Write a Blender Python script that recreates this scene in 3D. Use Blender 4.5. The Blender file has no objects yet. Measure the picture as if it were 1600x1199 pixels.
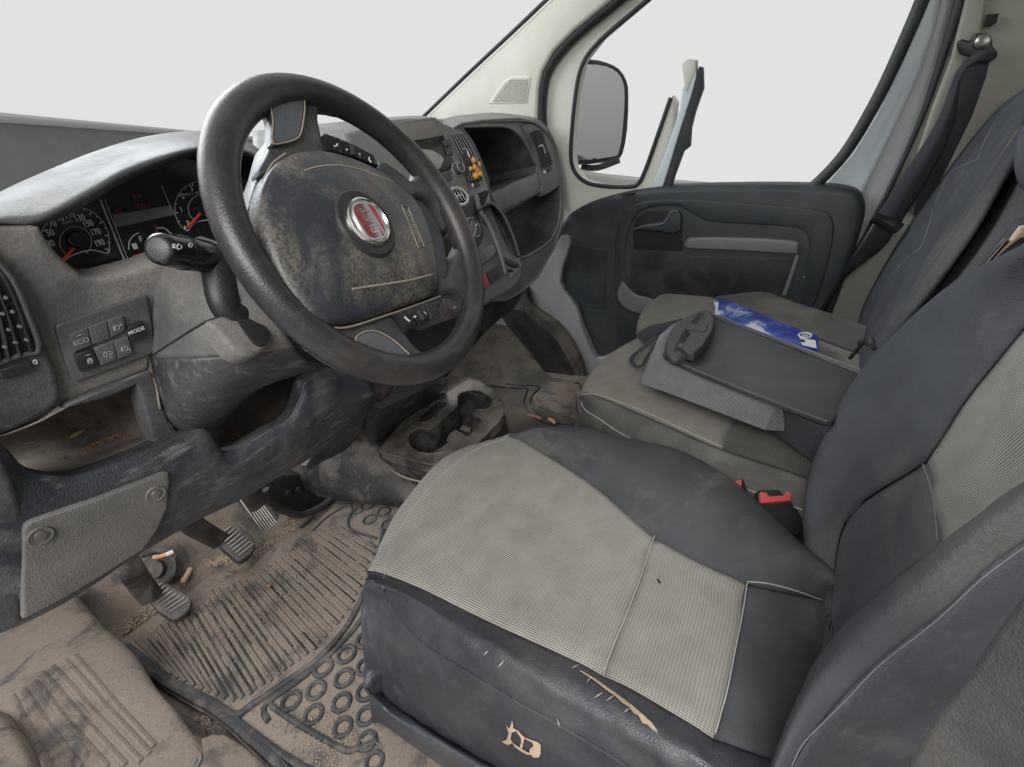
import bpy, bmesh, math, random
from mathutils import Vector, Matrix
from mathutils.geometry import tessellate_polygon
random.seed(7)
C = bpy.context.scene
COL = C.collection
# ------------------------------------------------------------------ camera
FPX, PX, PY = 760.0, 800.0, 599.5
_dx = Vector((530, -480, FPX)).normalized()
_dy = Vector((-1262, -190, FPX)); _dy -= _dx * _dx.dot(_dy); _dy.normalize()
_dz = _dx.cross(_dy)
if _dz.y > 0: _dz.negate()
CAM = Vector((-0.05, 0.0, 1.05))
def cam2world(c): return Vector((_dx.dot(c), _dy.dot(c), _dz.dot(c)))
cd = bpy.data.cameras.new('camera'); cam = bpy.data.objects.new('camera', cd); COL.objects.link(cam)
cd.sensor_width = 36.0; cd.lens = FPX / 1600.0 * 36.0; cd.clip_start = 0.02; cd.clip_end = 100
rx, ry, rz = cam2world(Vector((1, 0, 0))), cam2world(Vector((0, -1, 0))), cam2world(Vector((0, 0, -1)))
m = Matrix((rx, ry, rz)).transposed().to_4x4(); m.translation = CAM
cam.matrix_world = m
C.camera = cam
# ------------------------------------------------------------------ world and lamps
w = bpy.data.worlds.new('World'); C.world = w; w.use_nodes = True
nt = w.node_tree; bg = nt.nodes['Background']
tc = nt.nodes.new('ShaderNodeTexCoord'); sx = nt.nodes.new('ShaderNodeSeparateXYZ'); nt.links.new(tc.outputs['Generated'], sx.inputs[0])
rp = nt.nodes.new('ShaderNodeValToRGB'); nt.links.new(sx.outputs['Z'], rp.inputs[0])
rp.color_ramp.elements[0].position = 0.0; rp.color_ramp.elements[0].color = (.765, .762, .76, 1)
rp.color_ramp.elements[1].position = 0.5; rp.color_ramp.elements[1].color = (.735, .738, .738, 1)
yz = nt.nodes.new('ShaderNodeMath'); yz.operation = 'MULTIPLY'
ya = nt.nodes.new('ShaderNodeMapRange'); ya.inputs[1].default_value = -.25; ya.inputs[2].default_value = -.6; nt.links.new(sx.outputs['Y'], ya.inputs[0])
za = nt.nodes.new('ShaderNodeMapRange'); za.inputs[1].default_value = .55; za.inputs[2].default_value = -.25; nt.links.new(sx.outputs['Z'], za.inputs[0])
nt.links.new(ya.outputs[0], yz.inputs[0]); nt.links.new(za.outputs[0], yz.inputs[1])
bx = nt.nodes.new('ShaderNodeMix'); bx.data_type = 'RGBA'; nt.links.new(yz.outputs[0], bx.inputs[0]); nt.links.new(rp.outputs[0], bx.inputs[6]); bx.inputs[7].default_value = (.13, .13, .13, 1)  # unseen low rear of the world darkened to give the mirror a gradient
nt.links.new(bx.outputs[2], bg.inputs[0]); bg.inputs[1].default_value = 1.0
def area(name, loc, target, sx_, sy_, power, col=(1, 1, 1)):
    l = bpy.data.lights.new(name, 'AREA'); l.shape = 'RECTANGLE'; l.size = sx_; l.size_y = sy_; l.energy = power; l.color = col
    o = bpy.data.objects.new(name, l); COL.objects.link(o); o.location = loc
    o.rotation_euler = (Vector(target) - Vector(loc)).to_track_quat('-Z', 'Y').to_euler(); return o
area('windscreen_light', (.5, 2.6, 2.6), (.7, .3, .6), 2.2, 1.4, 68, (.92, .97, 1))
area('doorway_light', (-1.5, -.5, 2.3), (.4, .5, .4), 1.8, 1.2, 75, (1, .98, .95))
C.view_settings.view_transform = 'Standard'; C.view_settings.look = 'None'
C.view_settings.exposure = 0.0; C.view_settings.gamma = 1.0
# ------------------------------------------------------------------ geometry helpers
def ray(u, v): return cam2world(Vector((u - PX, v - PY, FPX)))
def onx(u, v, x): d = ray(u, v); return CAM + d * ((x - CAM.x) / d.x)
def ony(u, v, y): d = ray(u, v); return CAM + d * ((y - CAM.y) / d.y)
def onz(u, v, z): d = ray(u, v); return CAM + d * ((z - CAM.z) / d.z)
def onp(u, v, pl): d = ray(u, v); p0, n = pl; return CAM + d * ((p0 - CAM).dot(n) / d.dot(n))
def plane3(a, b, c):
    n = (b - a).cross(c - a).normalized()
    if n.dot(CAM - a) < 0: n.negate()
    return (a, n)
def shift(pl, h): return (pl[0] + pl[1] * h, pl[1])
def PZ(z): return (Vector((0, 0, z)), Vector((0, 0, 1)))
def PYp(y): return (Vector((0, y, 0)), Vector((0, -1, 0)))
def PXp(x): return (Vector((x, 0, 0)), Vector((-1, 0, 0)))
def cr(p0, p1, p2, p3, t):
    return 0.5 * ((2 * p1) + (p2 - p0) * t + (2 * p0 - 5 * p1 + 4 * p2 - p3) * t * t + (3 * p1 - p0 - 3 * p2 + p3) * t ** 3)
def spline(pts, n, closed=False):
    pts = [Vector(p) for p in pts]; N = len(pts); out = []
    if closed:
        for i in range(N):
            for k in range(n): out.append(cr(pts[i - 1], pts[i], pts[(i + 1) % N], pts[(i + 2) % N], k / n))
        return out
    e = [2 * pts[0] - pts[1]] + pts + [2 * pts[-1] - pts[-2]]
    for i in range(1, N):
        for k in range(n): out.append(cr(e[i - 1], e[i], e[i + 1], e[i + 2], k / n))
    out.append(pts[-1]); return out
def tag(o, label=None, cat=None, group=None, kind=None):
    for k, v in (('label', label), ('category', cat), ('group', group), ('kind', kind)):
        if v: o[k] = v
    return o
def empty(name, loc, label=None, cat=None, group=None, kind=None):
    o = bpy.data.objects.new(name, None); COL.objects.link(o); o.location = loc; o.empty_display_size = .05
    return tag(o, label, cat, group, kind)
def wloc(o):
    p = Vector((0, 0, 0))
    while o is not None: p += Vector(o.location); o = o.parent
    return p
def mk(name, verts, faces, mat, parent=None, smooth=True, uvs=None, face_cam=False, auto=None, weld=False):
    off = wloc(parent) if parent else Vector((0, 0, 0))
    me = bpy.data.meshes.new(name)
    me.from_pydata([tuple(Vector(v) - off) for v in verts], [], faces)
    if uvs:
        ul = me.uv_layers.new(name='UVMap')
        for l in me.loops: ul.data[l.index].uv = uvs[l.vertex_index]
    me.materials.append(mat)
    bm = bmesh.new(); bm.from_mesh(me)
    if weld: bmesh.ops.remove_doubles(bm, verts=bm.verts, dist=1e-5)
    if face_cam:
        s = sum(((f.normal.dot((CAM - off) - f.calc_center_median())) * f.calc_area() for f in bm.faces))
        if s < 0: bmesh.ops.reverse_faces(bm, faces=bm.faces)
    else: bmesh.ops.recalc_face_normals(bm, faces=bm.faces)
    bm.to_mesh(me); bm.free()
    for p in me.polygons: p.use_smooth = smooth
    o = bpy.data.objects.new(name, me); COL.objects.link(o)
    if parent: o.parent = parent
    if auto:
        try: me.set_sharp_from_angle(angle=math.radians(auto))
        except Exception: pass
    return o
class MB:
    def __init__(s): s.v = []; s.f = []
    def add(s, v, f):
        b = len(s.v); s.v += [Vector(p) for p in v]; s.f += [tuple(i + b for i in q) for q in f]
    def build(s, name, mat, parent=None, smooth=True, auto=35): return mk(name, s.v, s.f, mat, parent, smooth, auto=auto)
def poly2d(pts, n):
    e1 = (abs(n.z) < .9 and Vector((0, 0, 1)) or Vector((0, 1, 0))); e1 = (e1 - n * e1.dot(n)).normalized(); e2 = n.cross(e1)
    q = [(p.dot(e1), p.dot(e2)) for p in pts]
    A = sum(q[i - 1][0] * q[i][1] - q[i][0] * q[i - 1][1] for i in range(len(q)))
    if A < 0: pts = pts[::-1]; q = q[::-1]
    return pts, q, e1, e2
def slab_geo(mb, pts, n, thick, r=.003, steps=3, dome=0, holes=None):
    """flat piece with outline pts on a plane with normal n; the given plane is its front face"""
    pts, q, e1, e2 = poly2d(pts, n); N = len(pts)
    ins = []
    for i in range(N):
        a, b, c = Vector(q[i - 1]), Vector(q[i]), Vector(q[(i + 1) % N])
        d1 = (b - a); d2 = (c - b)
        d1 = d1.normalized() if d1.length > 1e-9 else d2.normalized(); d2 = d2.normalized() if d2.length > 1e-9 else d1
        n1 = Vector((-d1.y, d1.x)); n2 = Vector((-d2.y, d2.x)); mm = n1 + n2
        if mm.length < 1e-6: mm = n1
        mm.normalize(); k = 1 / max(.5, mm.dot(n1)); mm *= k
        ins.append(e1 * mm.x + e2 * mm.y)
    V = []; F = []; rings = []
    def ring(l): b = len(V); V.extend(l); rings.append([b + i for i in range(N)])
    ring([p - n * thick for p in pts])
    if r > 0:
        for s in range(steps + 1):
            a = s / steps * math.pi / 2
            ring([pts[i] - n * (r * (1 - math.sin(a))) + ins[i] * (r * (1 - math.cos(a))) for i in range(N)])
    else: ring(list(pts))
    for a, b in zip(rings, rings[1:]):
        for i in range(N): j = (i + 1) % N; F.append((a[i], a[j], b[j], b[i]))
    if dome:
        base = [V[i] for i in rings[-1]]; c = sum(base, Vector()) / N
        K = 7
        for s in range(1, K):
            t = 1 - s / K
            ring([c + (p - c) * t + n * dome * (1 - t ** 2.2) for p in base])
            a, b = rings[-2], rings[-1]
            for i in range(N): j = (i + 1) % N; F.append((a[i], a[j], b[j], b[i]))
        V.append(c + n * dome); ci = len(V) - 1
        for i in range(N): F.append((rings[-1][i], rings[-1][(i + 1) % N], ci))
    else:
        top = rings[-1]
        for t in tessellate_polygon([[Vector((V[i].dot(e1), V[i].dot(e2), 0)) for i in top]]): F.append(tuple(top[k] for k in t))
    bot = rings[0]
    for t in tessellate_polygon([[Vector((V[i].dot(e1), V[i].dot(e2), 0)) for i in bot]]): F.append(tuple(bot[k] for k in t[::-1]))
    mb.add(V, F)
def slab(name, parent, mat, px, pl, thick, r=.003, sm=0, dome=0, auto=35, h=0):
    if h: pl = shift(pl, h)
    pts = [onp(u, v, pl) for u, v in px]
    n = pl[1]
    if n.dot(CAM - pts[0]) < 0: n = -n
    if sm: pts = spline(pts, sm, True)
    mb = MB(); slab_geo(mb, pts, n, thick, r, dome=dome)
    return mb.build(name, mat, parent, auto=auto)
def grid(name, parent, mat, rows, nu=4, nv=4, thick=.004, disp=None, uv=True, auto=None, rng=None):
    """smooth surface through a grid of points. disp(s,t) moves along the normal. s,t run over control indices"""
    R = [[Vector(p) for p in r] for r in rows]
    A = [spline(r, nu) for r in R]                         # along each row
    cols = [spline([A[j][i] for j in range(len(A))], nv) for i in range(len(A[0]))]
    W = len(cols); H = len(cols[0])
    def P(i, j): return cols[i][j]
    if rng:
        i0, i1, j0, j1 = int(rng[0] * nu), int(rng[1] * nu), int(rng[2] * nv), int(rng[3] * nv)
    else: i0, i1, j0, j1 = 0, W - 1, 0, H - 1
    V = []; UV = []
    ul = [0]; vl = [0]; mj = (H - 1) // 2; mi = (W - 1) // 2
    for i in range(1, W): ul.append(ul[-1] + (P(i, mj) - P(i - 1, mj)).length)
    for j in range(1, H): vl.append(vl[-1] + (P(mi, j) - P(mi, j - 1)).length)
    for j in range(j0, j1 + 1):
        for i in range(i0, i1 + 1):
            p = P(i, j).copy()
            if disp:
                a = P(min(i + 1, W - 1), j) - P(max(i - 1, 0), j); b = P(i, min(j + 1, H - 1)) - P(i, max(j - 1, 0))
                n = a.cross(b)
                if n.length > 1e-12:
                    n.normalize()
                    if n.dot(CAM - p) < 0 and disp != 0: n = -n if not grid.keep else n
                    p += n * disp(i / nu, j / nv)
            V.append(p); UV.append((ul[i], vl[j]))
    ww = i1 - i0 + 1; hh = j1 - j0 + 1; F = []
    for j in range(hh - 1):
        for i in range(ww - 1): a = j * ww + i; F.append((a, a + 1, a + ww + 1, a + ww))
    o = mk(name, V, F, mat, parent, True, UV if uv else None, face_cam=True, auto=auto)
    if thick:
        s = o.modifiers.new('solid', 'SOLIDIFY'); s.thickness = thick; s.offset = -1; s.use_even_offset = False
    return o
grid.keep = False
def frame_at(d, hint=Vector((0, 0, 1))):
    d = d.normalized(); a = hint - d * hint.dot(d)
    if a.length < 1e-4: a = Vector((1, 0, 0)) - d * d.x
    a.normalize(); return a, d.cross(a)
def tube_geo(mb, pts, rad, closed=False, seg=10, n=0, flat=None, hint=Vector((0, 0, 1))):
    pts = [Vector(p) for p in pts]
    if not isinstance(rad, (list, tuple)): rad = [rad] * len(pts)
    if n:
        rr = [Vector((r, 0, 0)) for r in rad]; rr = [v.x for v in spline(rr, n, closed)]; pts = spline(pts, n, closed); rad = rr
    N = len(pts); V = []; F = []; prev = None
    for i, p in enumerate(pts):
        if closed: d = pts[(i + 1) % N] - pts[i - 1]
        else: d = pts[min(i + 1, N - 1)] - pts[max(i - 1, 0)]
        d.normalize()
        if prev is None: a, b = frame_at(d, hint)
        else:
            a = prev - d * prev.dot(d); a.normalize(); b = d.cross(a)
        prev = a
        fx = flat or 1.0
        for k in range(seg):
            t = 2 * math.pi * k / seg; V.append(p + a * (rad[i] * math.cos(t)) + b * (rad[i] * fx * math.sin(t)))
    for i in range(N if closed else N - 1):
        j = (i + 1) % N
        for k in range(seg): l = (k + 1) % seg; F.append((i * seg + k, i * seg + l, j * seg + l, j * seg + k))
    if not closed: F.append(tuple(range(seg))[::-1]); F.append(tuple((N - 1) * seg + k for k in range(seg)))
    mb.add(V, F)
def tube(name, parent, mat, pts, rad, closed=False, seg=10, n=6, flat=None, hint=Vector((0, 0, 1))):
    mb = MB(); tube_geo(mb, pts, rad, closed, seg, n, flat, hint); return mb.build(name, mat, parent)
def lathe_geo(mb, p, axis, prof, seg=32):
    a, b = frame_at(Vector(axis)); ax = Vector(axis).normalized(); V = []; F = []
    for h, r in prof:
        for k in range(seg): t = 2 * math.pi * k / seg; V.append(p + ax * h + (a * math.cos(t) + b * math.sin(t)) * max(r, 1e-5))
    for i in range(len(prof) - 1):
        for k in range(seg): l = (k + 1) % seg; F.append((i * seg + k, i * seg + l, (i + 1) * seg + l, (i + 1) * seg + k))
    F.append(tuple(range(seg))[::-1]); F.append(tuple((len(prof) - 1) * seg + k for k in range(seg)))
    mb.add(V, F)
def lathe(name, parent, mat, p, axis, prof, seg=32):
    mb = MB(); lathe_geo(mb, p, axis, prof, seg); return mb.build(name, mat, parent)
def box_geo(mb, c, e, s, r=.002):
    """rounded box, centre c, axes e (3 unit vectors), half sizes s; front is +e[2]"""
    e1, e2, e3 = e; q = [(-1, -1), (1, -1), (1, 1), (-1, 1)]; k = 3; pts = []
    for (a, b), a0 in zip(q, (180, 270, 0, 90)):
        for i in range(k + 1):
            t = math.radians(a0 + 90 * i / k)
            pts.append(c + e1 * (a * (s[0] - r) + r * math.cos(t)) + e2 * (b * (s[1] - r) + r * math.sin(t)) + e3 * s[2])
    slab_geo(mb, pts, e3, 2 * s[2], min(r, s[2]) * .8, 2)
def box(name, parent, mat, c, e, s, r=.002): mb = MB(); box_geo(mb, c, e, s, r); return mb.build(name, mat, parent)
def text(name, parent, mat, s, pos, e1, e2, h, ext=.0004, align='CENTER', bold=0.0, sx_=1.0):
    cu = bpy.data.curves.new('t', 'FONT'); cu.body = s; cu.size = 1; cu.extrude = 0; cu.offset = bold
    cu.align_x = align; cu.align_y = 'CENTER'; cu.resolution_u = 3
    o = bpy.data.objects.new('t', cu); COL.objects.link(o)
    bpy.context.view_layer.update(); dg = bpy.context.evaluated_depsgraph_get()
    me = bpy.data.meshes.new_from_object(o.evaluated_get(dg)); n = e1.cross(e2).normalized()
    V = [pos + e1 * (v.co.x * h * sx_) + e2 * (v.co.y * h) + n * ext for v in me.vertices]
    F = [tuple(p.vertices) for p in me.polygons]
    bpy.data.objects.remove(o); bpy.data.curves.remove(cu); bpy.data.meshes.remove(me)
    r = mk(name, V, F, mat, parent, False)
    return r
def join(objs, name):
    """merge several one-material objects of the same parent into one mesh"""
    ob0 = objs[0]; V = []; F = []; off = wloc(ob0.parent) if ob0.parent else Vector((0, 0, 0)); sm = True
    for o in objs:
        b = len(V); V += [v.co + off for v in o.data.vertices]; F += [tuple(i + b for i in p.vertices) for p in o.data.polygons]
    mat = ob0.data.materials[0]; par = ob0.parent
    for o in objs: me = o.data; bpy.data.objects.remove(o); bpy.data.meshes.remove(me)
    return mk(name, V, F, mat, par, False)
# ------------------------------------------------------------------ materials
def nodes(name):
    mt = bpy.data.materials.new(name); mt.use_nodes = True; t = mt.node_tree; return mt, t, t.nodes['Principled BSDF']
def N(t, typ, **k):
    n = t.nodes.new(typ)
    for a, b in k.items():
        if a in n.inputs: n.inputs[a].default_value = b
        else: setattr(n, a, b)
    return n
def rampn(t, src, stops):
    r = t.nodes.new('ShaderNodeValToRGB'); t.links.new(src, r.inputs[0]); e = r.color_ramp.elements
    e[0].position, e[0].color = stops[0][0], (*stops[0][1], 1) if isinstance(stops[0][1], tuple) else (stops[0][1],) * 3 + (1,)
    e[1].position, e[1].color = stops[-1][0], (*stops[-1][1], 1) if isinstance(stops[-1][1], tuple) else (stops[-1][1],) * 3 + (1,)
    for p, c in stops[1:-1]:
        x = e.new(p); x.color = (*c, 1) if isinstance(c, tuple) else (c,) * 3 + (1,)
    return r.outputs[0]
def mixc(t, f, a, b, mode='MIX'):
    m_ = t.nodes.new('ShaderNodeMix'); m_.data_type = 'RGBA'; m_.blend_type = mode
    for s, v in ((m_.inputs[0], f), (m_.inputs[6], a), (m_.inputs[7], b)):
        if hasattr(v, 'is_linked') or hasattr(v, 'links'): t.links.new(v, s)
        elif isinstance(v, tuple): s.default_value = (*v, 1)
        else: s.default_value = v
    return m_.outputs[2]
def math_(t, op, a, b=0.0, c=None):
    n = t.nodes.new('ShaderNodeMath'); n.operation = op
    for i, v in enumerate((a, b) if c is None else (a, b, c)):
        if hasattr(v, 'links'): t.links.new(v, n.inputs[i])
        else: n.inputs[i].default_value = v
    return n.outputs[0]
def noise(t, vec, scale, detail=6, rough=.6, dist=0):
    n = N(t, 'ShaderNodeTexNoise', Scale=scale, Detail=detail, Roughness=rough, Distortion=dist); t.links.new(vec, n.inputs['Vector']); return n.outputs['Fac']
def mat(name, col, rough=.5, grain=450, bump=.25, dust=0, dcol=(.23, .19, .155), dscale=5, up=.5, spec=.5, metal=0, scratch=0, coat=0, soft=0, leather=0, vary=.25, dthr=.45, spk=.45):
    mt, t, b = nodes(name); tc = N(t, 'ShaderNodeTexCoord'); ob = tc.outputs['Object']
    base = mixc(t, rampn(t, noise(t, ob, 9, 5), [(.35, 0.0), (.65, 1.0)]), tuple(c * (1 - vary) for c in col), tuple(min(1, c * (1 + vary)) for c in col))
    rg = rough
    if dust:
        nz = rampn(t, noise(t, ob, dscale, 8, .65, .6), [(dthr, 0.0), (dthr + .14, 1.0)])
        sp = rampn(t, noise(t, ob, 260, 4, .7), [(.34, spk), (.58, 1.0)])
        ge = N(t, 'ShaderNodeNewGeometry'); sz = N(t, 'ShaderNodeSeparateXYZ'); t.links.new(ge.outputs['Normal'], sz.inputs[0])
        upv = math_(t, 'MULTIPLY', math_(t, 'MAXIMUM', sz.outputs['Z'], 0.0), up)
        f = math_(t, 'MULTIPLY', math_(t, 'ADD', nz, upv), dust)
        f = math_(t, 'MULTIPLY', f, sp); f = math_(t, 'MINIMUM', f, .96)
        base = mixc(t, f, base, dcol)
        rr = math_(t, 'ADD', math_(t, 'MULTIPLY', f, .9 - rough), rough); t.links.new(rr, b.inputs['Roughness'])
    else:
        rr = math_(t, 'ADD', math_(t, 'MULTIPLY', noise(t, ob, 14, 5), .25), rough - .12); t.links.new(rr, b.inputs['Roughness'])
    if scratch:
        mp = N(t, 'ShaderNodeMapping'); mp.inputs['Scale'].default_value = (4, 45, 18); mp.inputs['Rotation'].default_value = (.5, .6, .8); t.links.new(ob, mp.inputs[0])
        sc = rampn(t, noise(t, mp.outputs[0], 3, 9, .75), [(.53, 0.0), (.66, 1.0)])
        base = mixc(t, math_(t, 'MULTIPLY', sc, scratch), base, (.22, .21, .2))
    t.links.new(base, b.inputs['Base Color']); b.inputs['Specular IOR Level'].default_value = spec; b.inputs['Metallic'].default_value = metal
    b.inputs['Coat Weight'].default_value = coat
    if bump:
        bm_ = N(t, 'ShaderNodeBump', Strength=bump, Distance=.0012)
        if leather:
            v = N(t, 'ShaderNodeTexVoronoi', Scale=leather); t.links.new(ob, v.inputs['Vector']); t.links.new(v.outputs['Distance'], bm_.inputs['Height'])
        else: t.links.new(noise(t, ob, grain, 2, .5), bm_.inputs['Height'])
        t.links.new(bm_.outputs[0], b.inputs['Normal'])
    return mt
def weave(name, c1, c2, per=.0042, dirt=.35, dirtc=(.16, .13, .1), bump=.6, angle=0.0, rough=.85, dots=True):
    mt, t, b = nodes(name); tc = N(t, 'ShaderNodeTexCoord'); uv = tc.outputs['UV']; ob = tc.outputs['Object']
    mp = N(t, 'ShaderNodeMapping'); mp.inputs['Rotation'].default_value = (0, 0, angle); t.links.new(uv, mp.inputs[0])
    s = N(t, 'ShaderNodeSeparateXYZ'); t.links.new(mp.outputs[0], s.inputs[0])
    k = 2 * math.pi / per
    wx = math_(t, 'ADD', math_(t, 'MULTIPLY', math_(t, 'SINE', math_(t, 'MULTIPLY', s.outputs['X'], k)), .5), .5)
    wy = math_(t, 'ADD', math_(t, 'MULTIPLY', math_(t, 'SINE', math_(t, 'MULTIPLY', s.outputs['Y'], k * .8)), .5), .5)
    h = math_(t, 'MULTIPLY', wx, math_(t, 'ADD', math_(t, 'MULTIPLY', wy, .55 if dots else .15), .45 if dots else .85))
    base = mixc(t, h, c2, c1)
    n1 = rampn(t, noise(t, ob, 2.6, 9, .62, .2), [(.32, 0.0), (.78, 1.0)])
    base = mixc(t, math_(t, 'MULTIPLY', n1, dirt), base, dirtc)
    n2 = rampn(t, noise(t, ob, 22, 4, .6), [(.3, .85), (.7, 1.1)])
    base = mixc(t, 1.0, base, n2, 'MULTIPLY')
    t.links.new(base, b.inputs['Base Color']); b.inputs['Roughness'].default_value = rough; b.inputs['Specular IOR Level'].default_value = .2
    b.inputs['Sheen Weight'].default_value = .15
    bm_ = N(t, 'ShaderNodeBump', Strength=bump, Distance=.001); t.links.new(h, bm_.inputs['Height']); t.links.new(bm_.outputs[0], b.inputs['Normal'])
    return mt
def emis(name, col, st=1.0):
    mt, t, b = nodes(name); b.inputs['Base Color'].default_value = (*[c * .3 for c in col], 1); b.inputs['Emission Color'].default_value = (*col, 1); b.inputs['Emission Strength'].default_value = st
    b.inputs['Roughness'].default_value = .6; return mt
BROWN = (.20, .165, .135)
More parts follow.
